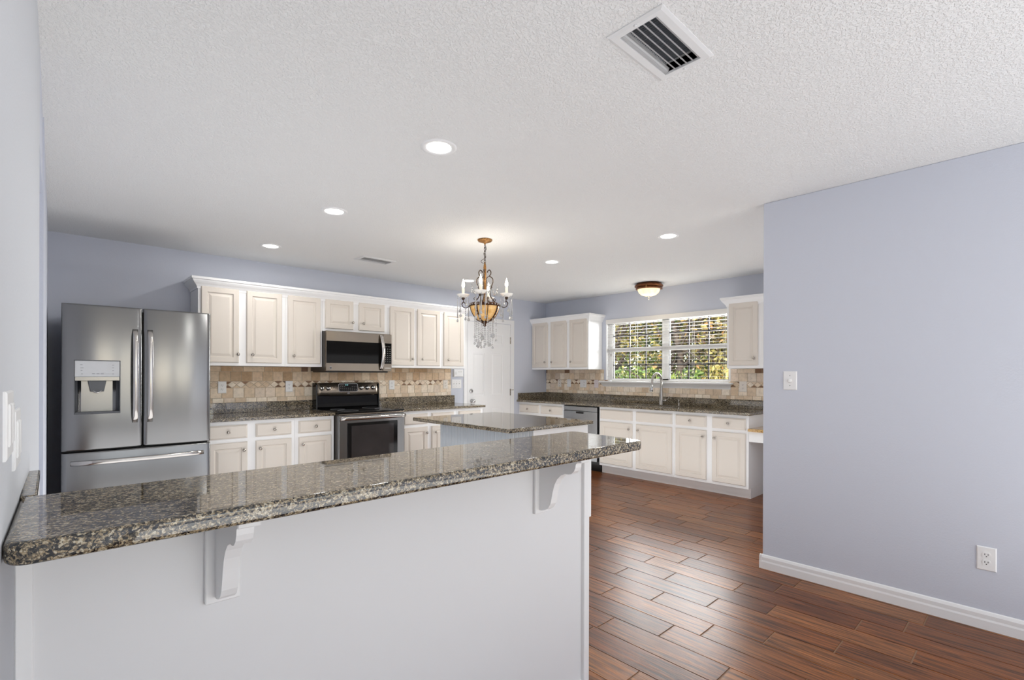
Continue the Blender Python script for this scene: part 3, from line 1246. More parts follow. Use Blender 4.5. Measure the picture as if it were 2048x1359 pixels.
for k in range(len(prof_a)):
    b.faces.new((la[k], la[(k + 1) % len(la)], lb[(k + 1) % len(la)], lb[k]))
b.faces.new(la)
b.faces.new(lb[::-1])
struct('window_apron', b, 'trim', win)
# latch on the left sash
b = NB()
box(b, 5.925, 5.936, 4.222, 4.238, 1.555, 1.590, 0.003)
struct('latch', b, 'nickel', win)

# blind
t = thing('window_blind', (5.895, 3.37, 2.0), 'open white horizontal blind with wide valance inside the kitchen window', 'blind')
b = NB()
box(b, 5.842, 5.868, 2.482, 4.262, 2.018, 2.080, 0.004, 2)
obj('valance', b, 'blind', t)
b = NB()
z = 2.000
while z > 1.235:
    box(b, 5.874, 5.922, 2.484, 4.252, z - 0.0011, z + 0.0011)
    z -= 0.043
obj('slats', b, 'blind', t)
b = NB()
box(b, 5.874, 5.922, 2.484, 4.252, 1.2005, 1.216, 0.004)
obj('bottom_rail', b, 'blind', t)
for yy in (4.16, 3.78, 3.37, 2.96, 2.56):
    b = NB()
    for xx in (5.8735, 5.9225):
        box(b, xx - 0.0007, xx + 0.0007, yy - 0.0012, yy + 0.0012, 1.21, 2.02)
    obj('ladder_cord', b, 'blind', t)

# ------------------------------------------------------------------ door beside the stove wall counter
dr = struct_root('door_1', (4.65, 5.44, 0))
b = NB()
cas = [(0, 0), (0.060, 0), (0.060, 0.016), (0.045, 0.018), (0.020, 0.012), (0.006, 0.012), (0, 0.008)]
DX0, DX1, DZT = 4.245, 5.055, 2.035
y_ = YS
poly_prism(b, [(4.180, 0), (DX0 - 0.006, 0), (DX0 - 0.006, DZT + 0.006), (DX1 + 0.006, DZT + 0.006), (DX1 + 0.006, 0), (5.135, 0), (5.135, 2.105), (4.180, 2.105)],
           lambda a, c, w: Vector((a, y_ - w, c)), 0.0, 0.018)
struct('door_casing', b, 'trim', dr)
b = NB()
mp = ST(YS - 0.002)
holed_plate(b, mp, DX0, DX1, 0.008, DZT, -0.001, 0.006, [])
PAN = [(4.330, 4.550, 1.711, 1.880), (4.684, 4.905, 1.711, 1.880), (4.330, 4.550, 0.976, 1.596), (4.684, 4.905, 0.976, 1.596), (4.330, 4.550, 0.22, 0.80), (4.684, 4.905, 0.22, 0.80)]
holed_plate(b, mp, DX0, DX1, 0.008, DZT, 0.006, 0.013, PAN)
for (a, c, v0, v1) in PAN:
    rings_panel(b, mp, a, c, v0, v1, [(0, 0.005), (0.003, 0.0062), (0.012, 0.0062), (0.034, 0.0125)])
struct('door_slab', b, 'trim', dr)
b = NB()
for zc in (1.80, 1.02, 0.25):
    box(b, DX1 - 0.008, DX1 + 0.010, YS - 0.024, YS - 0.0140, zc - 0.05, zc + 0.05, 0.003)
box(b, DX1 + 0.0, DX1 + 0.05, YS - 0.045, YS - 0.038, 1.05, 1.058)
struct('hinge', b, 'nickel', dr)
b = NB()
lathe(b, [(0, 0), (0.030, 0), (0.030, 0.006), (0.012, 0.012), (0.011, 0.028), (0.026, 0.038), (0.028, 0.052), (0.020, 0.062), (0, 0.064)], (4.315, YS - 0.0155, 0.912), (0, -1, 0), n=20)
struct('door_knob', b, 'chrome', dr)
b = NB()
lathe(b, [(0, 0), (0.030, 0), (0.030, 0.006), (0.024, 0.014), (0, 0.016)], (4.305, YS - 0.0155, 1.052), (0, -1, 0), n=20)
box(b, 4.300, 4.310, YS - 0.046, YS - 0.030, 1.036, 1.068, 0.002)
struct('deadbolt', b, 'chrome', dr)

# ------------------------------------------------------------------ outlets and switches


def outlet(name, mapf, uc, vc, label, mat='white_plastic', hw=0.037, hh=0.058, kind='duplex', group='electrical cover plates', t0=0.0):
    o3 = mapf(uc, vc, t0)
    cat = 'outlet' if kind in ('duplex',) else ('switch' if kind != 'blank' else 'cover plate')
    t = thing(name, tuple(o3), label, cat, group)
    mp = lambda u, v, w: mapf(uc + u, vc + v, t0 + w)
    b = NB()
    rings_panel(b, mp, -hw, hw, -hh, hh, [(0, 0), (0, 0.003), (0.004, 0.006)])
    obj('plate', b, mat, t)

    def receptacle(u, v):
        b = NB()
        pts = [(u + 0.0165 * math.cos(a) * 1.0, v + max(-0.0135, min(0.0135, 0.0175 * math.sin(a)))) for a in [2 * math.pi * k / 20 for k in range(20)]]
        poly_prism(b, pts, lambda a, c, w: mp(a, c, w), 0.0055, 0.0085)
        for du, dv, su, sv in ((-0.006, 0.003, 0.0013, 0.0042), (0.006, 0.003, 0.0013, 0.0036), (0, -0.0075, 0.0022, 0.0022)):
            q = [(u + du - su, v + dv - sv), (u + du + su, v + dv - sv), (u + du + su, v + dv + sv), (u + du - su, v + dv + sv)]
            poly_prism(b, q, lambda a, c, w: mp(a, c, w), 0.0080, 0.0090, mat=1)
        obj('receptacle', b, [mat, 'slot'], t)

    def toggle(u):
        b = NB()
        q = [(u - 0.005, -0.012), (u + 0.005, -0.012), (u + 0.005, 0.012), (u - 0.005, 0.012)]
        poly_prism(b, q, lambda a, c, w: mp(a, c, w), 0.0055, 0.0075)
        q = [(u - 0.0035, -0.002), (u + 0.0035, -0.002), (u + 0.0035, 0.010), (u - 0.0035, 0.010)]
        poly_prism(b, q, lambda a, c, w: mp(a, c, w), 0.0070, 0.0160)
        for dv in (-0.030, 0.030):
            q = [(u - 0.0022, dv - 0.0022), (u + 0.0022, dv - 0.0022), (u + 0.0022, dv + 0.0022), (u - 0.0022, dv + 0.0022)]
            poly_prism(b, q, lambda a, c, w: mp(a, c, w), 0.0055, 0.0068, mat=1)
        obj('toggle', b, [mat, 'mark_grey'], t)

    def rocker(u):
        b = NB()
        rings_panel(b, mp, u - 0.0165, u + 0.0165, -0.033, 0.033, [(0, 0.0055), (0, 0.007), (0.003, 0.009)])
        obj('rocker', b, mat, t)
    if kind == 'duplex':
        receptacle(0, 0.0195)
        receptacle(0, -0.0195)
    elif kind == 'toggle3':
        for u in (-0.046, 0, 0.046):
            toggle(u)
    elif kind == 'toggle1':
        toggle(0)
    elif kind == 'rocker1':
        rocker(0)
    elif kind == 'combo':
        rocker(-0.023)
        receptacle(0.023, 0.0195)
        receptacle(0.023, -0.0195)
    elif kind == 'blank':
        for dv in (-0.042, 0.0, 0.042):
            b = NB()
            lathe(b, [(0, 0), (0.005, 0), (0.004, 0.002), (0, 0.002)], mp(0, dv, 0.0058), mp(0, 0, 1) - mp(0, 0, 0), n=10)
            obj('screw', b, 'slot_brown', t)
    elif kind == 'dimmer':
        b = NB()
        lathe(b, [(0, 0), (0.014, 0), (0.012, 0.010), (0.010, 0.012), (0, 0.013)], mp(0, 0, 0.0055), mp(0, 0, 1) - mp(0, 0, 0), n=20)
        obj('dimmer_knob', b, mat, t)
        for dv in (-0.032, 0.032):
            b = NB()
            lathe(b, [(0, 0), (0.003, 0), (0.0025, 0.001), (0, 0.001)], mp(0, dv, 0.0058), mp(0, 0, 1) - mp(0, 0, 0), n=8)
            obj('screw', b, 'mark_grey', t)
    return t


TS = 0.0117
A_ = ST(YS)
outlet('wall_outlet', A_, 1.209, 1.155, 'white duplex outlet on the tiles nearest the refrigerator', t0=TS)
outlet('wall_outlet', A_, 1.839, 1.155, 'white duplex outlet on the tiles just left of the range', t0=TS)
outlet('wall_outlet', A_, 3.060, 1.156, 'white duplex outlet on the tiles just right of the range', t0=TS)
outlet('wall_outlet', A_, 3.866, 1.152, 'ivory duplex outlet at the right end of the stove wall tiles', 'cream_plastic', t0=TS)
outlet('light_switch', A_, 4.060, 1.156, 'white three-toggle switch plate between the tiles and the white door', hw=0.081, hh=0.061, kind='toggle3')
t = thing('chime_box', (4.076, YS, 1.306), 'white box on the wall tucked under the last upper cabinet', 'box')
b = NB()
rings_panel(b, A_, 3.996, 4.156, 1.254, 1.358, [(0, 0), (0, 0.028), (0.006, 0.034)])
obj('cover', b, 'white_plastic', t)
b = NB()
for k in range(4):
    box(b, 4.010, 4.040, YS - 0.0350, YS - 0.0335, 1.315 - k * 0.010, 1.318 - k * 0.010)
obj('grille', b, 'mark_light', t)
b = NB()
for k in range(3):
    box(b, 4.070 + k * 0.022, 4.082 + k * 0.022, YS - 0.0350, YS - 0.0335, 1.318, 1.326)
obj('indicator', b, 'mark_light', t)
B_ = WN(XW)
outlet('cover_plate', B_, -5.148, 1.151, 'ivory cover plate with three brown dots, first from the corner on the window wall', 'cream_plastic', kind='blank', t0=TS)
outlet('light_switch', B_, -4.954, 1.156, 'white single rocker switch on the window wall tiles', kind='rocker1', t0=TS)
outlet('light_switch', B_, -4.674, 1.153, 'wide two-gang plate with rocker and outlet on the window wall tiles', 'white_plastic', hw=0.061, hh=0.058, kind='combo', t0=TS)
outlet('light_switch', B_, -4.430, 1.154, 'pale pinkish single toggle plate beside the left end of the window stool', 'pink_plastic', kind='toggle1', t0=TS)
outlet('wall_outlet', B_, -2.326, 1.155, 'ivory duplex outlet on the tiles right of the kitchen window', 'cream_plastic', hw=0.042, hh=0.060, t0=TS)
R_ = WN(3.48)
outlet('light_switch', R_, -1.0875, 1.256, 'white round-knob dimmer on the end of the right blue wall', hw=0.040, hh=0.060, kind='dimmer')
outlet('wall_outlet', R_, -0.172, 0.359, 'white duplex outlet low on the right blue wall', hw=0.037, hh=0.060)
for (y0, y1, z0, z1, lab) in ((1.062, 1.180, 1.158, 1.264, 'white switch plate on the left wall nearest the camera'), (1.225, 1.345, 1.120, 1.226, 'white switch plate on the left wall, second along from the camera')):
    yc, zc = (y0 + y1) / 2, (z0 + z1) / 2
    t = thing('light_switch', (LW(yc), yc, zc), lab, 'switch', 'electrical cover plates')
    b = NB()
    mp = lambda u, v, w: Vector((LW(u) + w, u, v))
    rings_panel(b, mp, y0, y1, z0, z1, [(0, -0.002), (0, 0.003), (0.003, 0.005)])
    obj('plate', b, 'white_plastic', t)
    b = NB()
    for q in (-0.022, 0.022):
        rings_panel(b, mp, yc + q - 0.016, yc + q + 0.016, zc - 0.033, zc + 0.033, [(0, 0.004), (0, 0.006), (0.003, 0.0075)])
    obj('rocker', b, 'white_plastic', t)

# ------------------------------------------------------------------ refrigerator
t = thing('refrigerator', (0.488, 4.9, 0), 'stainless french door refrigerator with ice dispenser at the left end', 'refrigerator')
FY0 = 4.585


def bowed(b, u0, u1, v0, v1, wmax, hole=None, mat=0, thick=0.055):
    """convex door skin: columns bowed in u; optional hole (u0,u1,v0,v1)"""
    us = [u0, u0 + 0.004, u0 + 0.012]
    n = 10
    us += [u0 + 0.03 + (u1 - u0 - 0.06) * k / n for k in range(n + 1)]
    us += [u1 - 0.012, u1 - 0.004, u1]
    vs = [v0, v0 + 0.004, v0 + 0.012, v1 - 0.012, v1 - 0.004, v1]
    if hole:
        us = sorted([u for u in us if not (hole[0] - 0.02 < u < hole[0] + 0.02 or hole[1] - 0.02 < u < hole[1] + 0.02)] + [hole[0], hole[1]])
        vs = sorted(vs + [hole[2], hole[3]])
    uc, hwid = (u0 + u1) / 2, (u1 - u0) / 2

    def W(u, v):
        w = wmax * (1 - ((u - uc) / hwid) ** 2)
        for d in (u - u0, u1 - u, v - v0, v1 - v):
            if d < 0.012:
                w -= 0.010 * (1 - math.sqrt(max(0, 1 - (1 - d / 0.012) ** 2)))
        return w
    g = {}
    for i, u in enumerate(us):
        for j, v in enumerate(vs):
            g[i, j] = b.verts.new((u, FY0 - W(u, v), v))
    for i in range(len(us) - 1):
        for j in range(len(vs) - 1):
            cu, cv = (us[i] + us[i + 1]) / 2, (vs[j] + vs[j + 1]) / 2
            if hole and hole[0] < cu < hole[1] and hole[2] < cv < hole[3]:
                continue
            f = b.faces.new((g[i, j], g[i + 1, j], g[i + 1, j + 1], g[i, j + 1]))
            f.smooth = True
            f.material_index = mat
    per = [(i, 0) for i in range(len(us))] + [(len(us) - 1, j) for j in range(1, len(vs))] + [(i, len(vs) - 1) for i in range(len(us) - 2, -1, -1)] + [(0, j) for j in range(len(vs) - 2, 0, -1)]
    back = [b.verts.new((us[i], FY0 + thick, vs[j])) for i, j in per]
    m = len(per)
    for k in range(m):
        f = b.faces.new((g[per[k]], g[per[(k + 1) % m]], back[(k + 1) % m], back[k]))
        f.material_index = mat
    b.faces.new(back)


b = NB()
box(b, 0.050, 0.926, 4.645, 5.40, 0.025, 1.755, 0.004)
box(b, 0.060, 0.130, 4.66, 4.74, 1.755, 1.775, 0.004)
box(b, 0.846, 0.916, 4.66, 4.74, 1.755, 1.775, 0.004)
obj('cabinet_body', b, 'dark_side', t)
DH = (0.110, 0.356, 1.005, 1.379)
b = NB()
bowed(b, 0.041, 0.4895, 0.745, 1.777, 0.012, DH)
dl = obj('door', b, 'steel', t)
b = NB()
bowed(b, 0.4955, 0.935, 0.745, 1.777, 0.012)
drr = obj('door', b, 'steel', t)
b = NB()
bowed(b, 0.041, 0.935, 0.06, 0.735, 0.010)
dw_ = obj('freezer_drawer', b, 'steel', t)
b = NB()
box(b, 0.06, 0.92, 4.655, 4.68, 0.0, 0.06)
obj('base_grille', b, 'black_plastic', t)
# dispenser: frame, control panel, chin, recess, nozzle, lever
b = NB()
yb = FY0 - 0.010
holed_plate(b, lambda u, v, w: Vector((u, yb - w, v)), DH[0] - 0.004, DH[1] + 0.004, DH[2] - 0.004, DH[3] + 0.004, -0.012, 0.0035, [(DH[0], DH[1], DH[2], DH[3])])
obj('dispenser_frame', b, 'charcoal', dl)
b = NB()
box(b, DH[0], DH[1], yb - 0.002, yb + 0.05, 1.266, DH[3], 0.002)
dp = obj('dispenser_panel', b, 'panel_grey', dl)
b = NB()
for k, (u, v, s) in enumerate(((0.145, 1.350, .006), (0.148, 1.328, .008), (0.146, 1.310, .005), (0.148, 1.286, .005), (0.318, 1.350, .006), (0.318, 1.330, .005), (0.318, 1.310, .005), (0.318, 1.286, .005))):
    box(b, u - s, u + s, yb - 0.0030, yb - 0.0018, v - 0.0016, v + 0.0016)
for k in range(3):
    box(b, 0.202 + k * 0.024, 0.218 + k * 0.024, yb - 0.0030, yb - 0.0018, 1.285, 1.289)
obj('panel_marks', b, 'mark_grey', dl)
b = NB()
box(b, DH[0], DH[1], yb - 0.001, yb + 0.05, 1.237, 1.266, 0.002)
obj('dispenser_chin', b, 'steel', dl)
b = NB()
# curved recess back
N = 12
prev = None
for k in range(N + 1):
    a = math.pi * k / N
    u = (DH[0] + DH[1]) / 2 - math.cos(a) * (DH[1] - DH[0]) / 2
    y = yb + 0.004 + 0.075 * math.sin(a) ** 0.6
    cur = (b.verts.new((u, y, DH[2])), b.verts.new((u, y, 1.240)))
    if prev:
        f = b.faces.new((prev[0], cur[0], cur[1], prev[1]))
        f.smooth = True
        f.material_index = 1 if 2 < k < N - 1 else 0
    prev = cur
box(b, DH[0], DH[1], yb - 0.001, yb + 0.085, DH[2] - 0.002, DH[2] + 0.012, 0.002)
obj('dispenser_recess', b, ['charcoal', 'steel'], dl)
b = NB()
poly_prism(b, [(-0.050, 1.238), (0.050, 1.238), (0.036, 1.160), (-0.036, 1.160)], lambda a, c, w: Vector((0.232 + a, yb + 0.055 - w, c)), 0.0, 0.045)
obj('nozzle_shroud', b, 'charcoal', dl)
b = NB()
tube(b, smooth_path([(0.210, yb + 0.012, 1.166), (0.218, yb + 0.008, 1.158), (0.232, yb + 0.006, 1.154), (0.246, yb + 0.008, 1.158), (0.254, yb + 0.012, 1.166)], 4), 0.004, 8)
obj('lever', b, 'chrome', dl)


def bar_handle(p0, p1, out, wid, parent):
    """flat bowed bar handle from p0 to p1 standing off by out"""
    b = NB()
    P0, P1 = Vector(p0), Vector(p1)
    n = 14
    pts, rad = [], []
    for k in range(n + 1):
        s = k / n
        h = out * min(1.0, (math.sin(math.pi * s) * 1.0) ** 0.35) if 0 < s < 1 else 0.0
        pts.append(P0.lerp(P1, s) + Vector((0, -h, 0)))
        rad.append(wid)
    vert = abs(P1.z - P0.z) > abs(P1.x - P0.x)
    cross = Vector((1, 0, 0)) if vert else Vector((0, 0, 1))
    sec = [(-wid / 2, 0.0), (-wid / 2, -0.008), (-wid / 2 + 0.004, -0.012), (wid / 2 - 0.004, -0.012), (wid / 2, -0.008), (wid / 2, 0.0)]
    loops = []
    for p in pts:
        loops.append([b.verts.new(p + cross * a + Vector((0, c, 0))) for a, c in sec])
    m = len(sec)
    for p, q in zip(loops, loops[1:]):
        for k in range(m):
            f = b.faces.new((p[k], p[(k + 1) % m], q[(k + 1) % m], q[k]))
            f.smooth = True
    b.faces.new(loops[0])
    b.faces.new(loops[-1][::-1])
    return obj('handle', b, 'steel_bar', parent)


bar_handle((0.446, FY0 + 0.002, 0.925), (0.446, FY0 + 0.002, 1.618), 0.045, 0.034, dl)
bar_handle((0.536, FY0 + 0.002, 0.925), (0.536, FY0 + 0.002, 1.618), 0.045, 0.034, drr)
bar_handle((0.088, FY0 + 0.002, 0.660), (0.888, FY0 + 0.002, 0.660), 0.045, 0.032, dw_)

# ------------------------------------------------------------------ range
t = thing('kitchen_range', (2.46, 5.1, 0), 'stainless and black electric range between the stove wall base cabinets', 'range')
RX0, RX1 = 2.084, 2.838
b = NB()
box(b, RX0 + 0.004, RX1 - 0.004, 4.80, 5.42, 0.02, 0.885)
obj('oven_body', b, 'dark_side', t)
b = NB()
box(b, RX0, RX1, 4.775, 5.38, 0.886, 0.906, 0.007, 3)
ck = obj('cooktop', b, 'black', t)
b = NB()
for (x, y, r) in ((2.26, 4.93, 0.105), (2.66, 4.93, 0.085), (2.26, 5.19, 0.075), (2.66, 5.19, 0.105)):
    pts = [(x + r * math.cos(a), y + r * math.sin(a), 0.9063) for a in [2 * math.pi * k / 40 for k in range(40)]]
    tube(b, pts, 0.0008, 4, closed=True)
obj('burner_ring', b, 'mark_grey', ck)
# backguard: black lower riser and curved steel console
b = NB()
poly_prism(b, [(5.38, 0.905), (5.352, 0.905), (5.345, 0.925), (5.352, 0.96), (5.362, 1.045), (5.445, 1.045), (5.445, 0.905)], lambda a, c, w: Vector((w, a, c)), RX0 + 0.006, RX1 - 0.006)
for xx in (RX0 + 0.002, RX1 - 0.014):
    poly_prism(b, [(5.335, 0.905), (5.345, 1.17), (5.365, 1.189), (5.448, 1.189), (5.448, 0.905)], lambda a, c, w: Vector((w, a, c)), xx, xx + 0.012)
obj('backguard_riser', b, 'black', t)
b = NB()
n = 16
loops = []
for k in range(n + 1):
    s = k / n
    x = RX0 + 0.010 + (RX1 - RX0 - 0.020) * s
    bowz = 0.010 * math.sin(math.pi * s)
    loops.append([b.verts.new((x, a, c)) for a, c in ((5.350, 1.050 - bowz), (5.338, 1.056 - bowz), (5.340, 1.10), (5.352, 1.178 + bowz * 0.4), (5.366, 1.187 + bowz * 0.4), (5.44, 1.187 + bowz * 0.4), (5.44, 1.050 - bowz))])
for p, q in zip(loops, loops[1:]):
    for k in range(7):
        f = b.faces.new((p[k], p[(k + 1) % 7], q[(k + 1) % 7], q[k]))
        f.smooth = k in (1, 2, 3)
b.faces.new(loops[0])
b.faces.new(loops[-1][::-1])
con = obj('control_console', b, 'steel_h', t)
CM = lambda u, v, w: Vector((u, 5.3445 - w + (v - 1.13) * 0.15, v))
for u in (2.146, 2.218, 2.607, 2.682, 2.755):
    b = NB()
    lathe(b, [(0, 0), (0.026, 0), (0.026, 0.004), (0.021, 0.006), (0.019, 0.020), (0.016, 0.023), (0, 0.0235)], CM(u, 1.132, 0), (0, -1, 0.15), n=24)
    kb = obj('knob', b, 'chrome', con)
    b = NB()
    c = CM(u, 1.132, 0.022)
    box(b, c.x - 0.0045, c.x + 0.0045, c.y - 0.010, c.y + 0.003, c.z - 0.018, c.z + 0.018, 0.002)
    obj('knob_grip', b, 'badge', kb)
b = NB()
pts = []
x0, x1, z0, z1, r = 2.338, 2.566, 1.090, 1.180, 0.014
for cxx, czz, a0 in ((x1 - r, z0 + r, 270), (x1 - r, z1 - r, 0), (x0 + r, z1 - r, 90), (x0 + r, z0 + r, 180)):
    pts += [(cxx + r * math.cos(math.radians(a0 + 90 * k / 5)), czz + r * math.sin(math.radians(a0 + 90 * k / 5))) for k in range(6)]
poly_prism(b, pts, CM, -0.002, 0.003, mat=1)
sc = 0.955
pts2 = [((a - 2.452) * sc + 2.452, (c - 1.135) * 0.92 + 1.135) for a, c in pts]
poly_prism(b, pts2, CM, 0.002, 0.0042)
pn = obj('display_panel', b, ['black', 'chrome'], con)
b = NB()


def mk(b, u, v, su, sv, mat=0):
    poly_prism(b, [(u - su, v - sv), (u + su, v - sv), (u + su, v + sv), (u - su, v + sv)], CM, 0.0040, 0.0048, mat)


for r_, v in enumerate((1.146, 1.128, 1.108)):
    for k in range(9):
        if r_ == 0 and 3 <= k <= 5:
            continue
        mk(b, 2.362 + k * 0.0228, v, 0.0052, 0.0014)
for k in range(3):
    mk(b, 2.362 + k * 0.014, 1.164, 0.0042, 0.0012)
for seg in range(3):   # clock digits, seven segment bars
    u = 2.418 + seg * 0.011 + (0.004 if seg else 0)
    for du, dv, su, sv in ((0, 0.0065, .0032, .0007), (0, 0, .0032, .0007), (0, -0.0065, .0032, .0007), (0.0032, 0.0032, .0007, .003), (0.0032, -0.0032, .0007, .003)):
        mk(b, u + du, 1.166 + dv, su, sv, 1)
obj('display_marks', b, ['mark_light', 'display'], pn)
b = NB()
poly_prism(b, [(2.435, 1.062), (2.465, 1.062), (2.465, 1.083), (2.435, 1.083)], CM, -0.001, 0.0022)
bd = obj('badge', b, 'badge', con)
b = NB()
for q in ([(2.439, 1.066), (2.448, 1.066), (2.444, 1.079), (2.439, 1.079)], [(2.452, 1.066), (2.461, 1.066), (2.461, 1.079), (2.448, 1.079)]):
    poly_prism(b, q, CM, 0.0020, 0.0028)
obj('badge_mark', b, 'mark_grey', bd)
# oven door
b = NB()
box(b, RX0 + 0.003, RX1 - 0.003, 4.765, 4.80, 0.20, 0.872, 0.006, 2)
od = obj('oven_door', b, 'steel', t)
b = NB()
box(b, RX0 + 0.003, RX1 - 0.003, 4.760, 4.798, 0.872, 0.8855, 0.003)
obj('front_trim', b, 'steel_h', t)
b = NB()
box(b, 2.175, 2.748, 4.760, 4.768, 0.36, 0.790, 0.004, 2)
obj('window_border', b, 'black', od)
b = NB()
box(b, 2.220, 2.700, 4.7575, 4.7605, 0.40, 0.760, 0.001)
obj('window_glass', b, 'oven_glass', od)
b = NB()
sec = [(0, -0.019), (-0.006, -0.019), (-0.013, -0.012), (-0.015, 0), (-0.013, 0.012), (-0.006, 0.019), (0, 0.019)]
loops = []
for k in range(15):
    s = k / 14
    x = RX0 + 0.010 + (RX1 - RX0 - 0.020) * s
    yy = 4.735 - 0.012 * math.sin(math.pi * s)
    loops.append([b.verts.new((x, yy + a, 0.840 + c)) for a, c in sec])
for p, q in zip(loops, loops[1:]):
    for k in range(7):
        f = b.faces.new((p[k], p[(k + 1) % 7], q[(k + 1) % 7], q[k]))
        f.smooth = True
b.faces.new(loops[0])
b.faces.new(loops[-1][::-1])
for x in (RX0 + 0.03, RX1 - 0.03):
    box(b, x - 0.014, x + 0.014, 4.728, 4.768, 0.826, 0.854, 0.003)
obj('handle', b, 'steel_bar', od)
b = NB()
box(b, RX0 + 0.003, RX1 - 0.003, 4.765, 4.80, 0.03, 0.19, 0.006, 2)
obj('storage_drawer', b, 'steel', t)

# ------------------------------------------------------------------ microwave
t = thing('microwave_oven', (2.44, 5.25, 1.316), 'stainless over-range microwave with black glass door', 'microwave')
MX0, MX1, MZ0, MZ1, MYF = 2.066, 2.824, 1.318, 1.740, 5.055
b = NB()
box(b, MX0, MX1, MYF + 0.01, 5.446, MZ0, MZ1 - 0.002, 0.003)
obj('body', b, 'dark_side', t)
b = NB()
box(b, MX0 + 0.02, MX1 - 0.02, MYF + 0.03, 5.43, MZ0 - 0.012, MZ0 + 0.001)
obj('vent_base', b, 'black_plastic', t)
XD = 2.715
b = NB()
box(b, MX0, XD, MYF - 0.025, MYF + 0.01, MZ0 + 0.002, MZ1, 0.005, 2)
md = obj('door', b, 'steel_h', t)
b = NB()
box(b, MX0 + 0.004, XD - 0.002, MYF - 0.028, MYF - 0.0235, 1.404, 1.636, 0.001)
obj('door_glass', b, 'mw_glass', md)
b = NB()
for u0_, u1_, v0_, v1_ in ((2.105, 2.125, 1.340, 1.366),):
    box(b, u0_, u1_, MYF - 0.0265, MYF - 0.0245, v0_, v1_)
bd = obj('badge', b, 'mark_grey', md)
b = NB()
for q in ([(2.108, 1.344), (2.114, 1.344), (2.111, 1.362), (2.108, 1.362)], [(2.116, 1.344), (2.122, 1.344), (2.122, 1.362), (2.113, 1.362)]):
    poly_prism(b, q, lambda a, c, w: Vector((a, MYF - 0.026 - w, c)), 0.0, 0.0012)
obj('badge_mark', b, 'badge', bd)
b = NB()
n = 16
loops = []
sec = [(-0.021, 0), (-0.019, -0.007), (0, -0.012), (0.019, -0.007), (0.021, 0)]
for k in range(n + 1):
    s = k / n
    z = 1.332 + (1.728 - 1.332) * s
    yy = MYF - 0.026 - 0.040 * math.sin(math.pi * s) ** 0.7
    loops.append([b.verts.new((2.690 + a + 0.010 * math.sin(math.pi * s), yy + c, z)) for a, c in sec])
for p, q in zip(loops, loops[1:]):
    for k in range(5):
        f = b.faces.new((p[k], p[(k + 1) % 5], q[(k + 1) % 5], q[k]))
        f.smooth = True
b.faces.new(loops[0])
b.faces.new(loops[-1][::-1])
obj('handle', b, 'steel_bar', md)
b = NB()
box(b, XD + 0.002, MX1, MYF - 0.025, MYF + 0.01, MZ0 + 0.002, MZ1, 0.005, 2)
mp_ = obj('control_column', b, 'steel_h', t)
b = NB()
box(b, XD + 0.003, MX1 - 0.003, MYF - 0.028, MYF - 0.0235, 1.404, 1.636, 0.001)
kp = obj('keypad', b, 'mw_glass', mp_)
b = NB()
for r in range(7):
    for c in range(3):
        box(b, XD + 0.022 + c * 0.029, XD + 0.032 + c * 0.029, MYF - 0.0290, MYF - 0.0278, 1.426 + r * 0.024, 1.4292 + r * 0.024)
for c in range(2):
    box(b, XD + 0.018 + c * 0.04, XD + 0.048 + c * 0.04, MYF - 0.0290, MYF - 0.0278, 1.596, 1.598)
obj('key_marks', b, 'mark_light', kp)
b = NB()
box(b, XD + 0.02, MX1 - 0.012, MYF - 0.0265, MYF - 0.0245, 1.354, 1.358)
obj('logo_mark', b, 'white_plastic', mp_)

# ------------------------------------------------------------------ island
t = thing('kitchen_island', (2.87, 3.2, 0), 'granite-topped kitchen island with grey beadboard sides behind the bar', 'island')
b = NB()
rounded_slab(b, arc(2.385, 2.585, 0.010, 180, 270, 3) + arc(3.355, 2.585, 0.010, 270, 360, 3) + arc(3.355, 3.845, 0.01, 0, 90, 3) + arc(2.385, 3.845, 0.01, 90, 180, 3), 0.868, 0.899, 0.006, 3)
obj('countertop', b, 'granite', t)
b = NB()
box(b, 2.450, 3.335, 2.640, 3.520, 0.0, 0.8675)
obj('body', b, 'cab_white', t)


def beadboard(b, mapf, u0, u1, v0, v1):
    pitch = 0.042
    n = max(1, round((u1 - u0) / pitch))
    p = (u1 - u0) / n
    prof = [(0.0, 0.003), (0.0045, 0.003), (0.0075, 0.008), (p - 0.003, 0.008)]
    pts = []
    for k in range(n):
        pts += [(u0 + k * p + a, w) for a, w in prof]
    pts.append((u1, 0.003))
    lo = [b.verts.new(mapf(u, v0, w)) for u, w in pts]
    hi = [b.verts.new(mapf(u, v1, w)) for u, w in pts]
    for k in range(len(pts) - 1):
        f = b.faces.new((lo[k], lo[k + 1], hi[k + 1], hi[k]))
        f.material_index = 1 if k % 4 == 0 else 0
    b.faces.new([b.verts.new(mapf(u, v1, 0)) for u in (u0, u1)] + [hi[-1], hi[0]])


b = NB()
beadboard(b, lambda u, v, w: Vector((2.450 - w, -u, v)), -3.520, -2.632, 0.0, 0.866)
obj('beadboard_side', b, ['island_grey', 'island_groove'], t)
b = NB()
beadboard(b, ST(2.640), 2.442, 2.680, 0.0, 0.866)
obj('beadboard_side', b, ['island_grey', 'island_groove'], t)
b = NB()
box(b, 2.682, 3.345, 2.622, 2.640, 0.0, 0.8672, 0.002)
obj('end_panel', b, 'cab_white', t)

# ------------------------------------------------------------------ ceiling registers


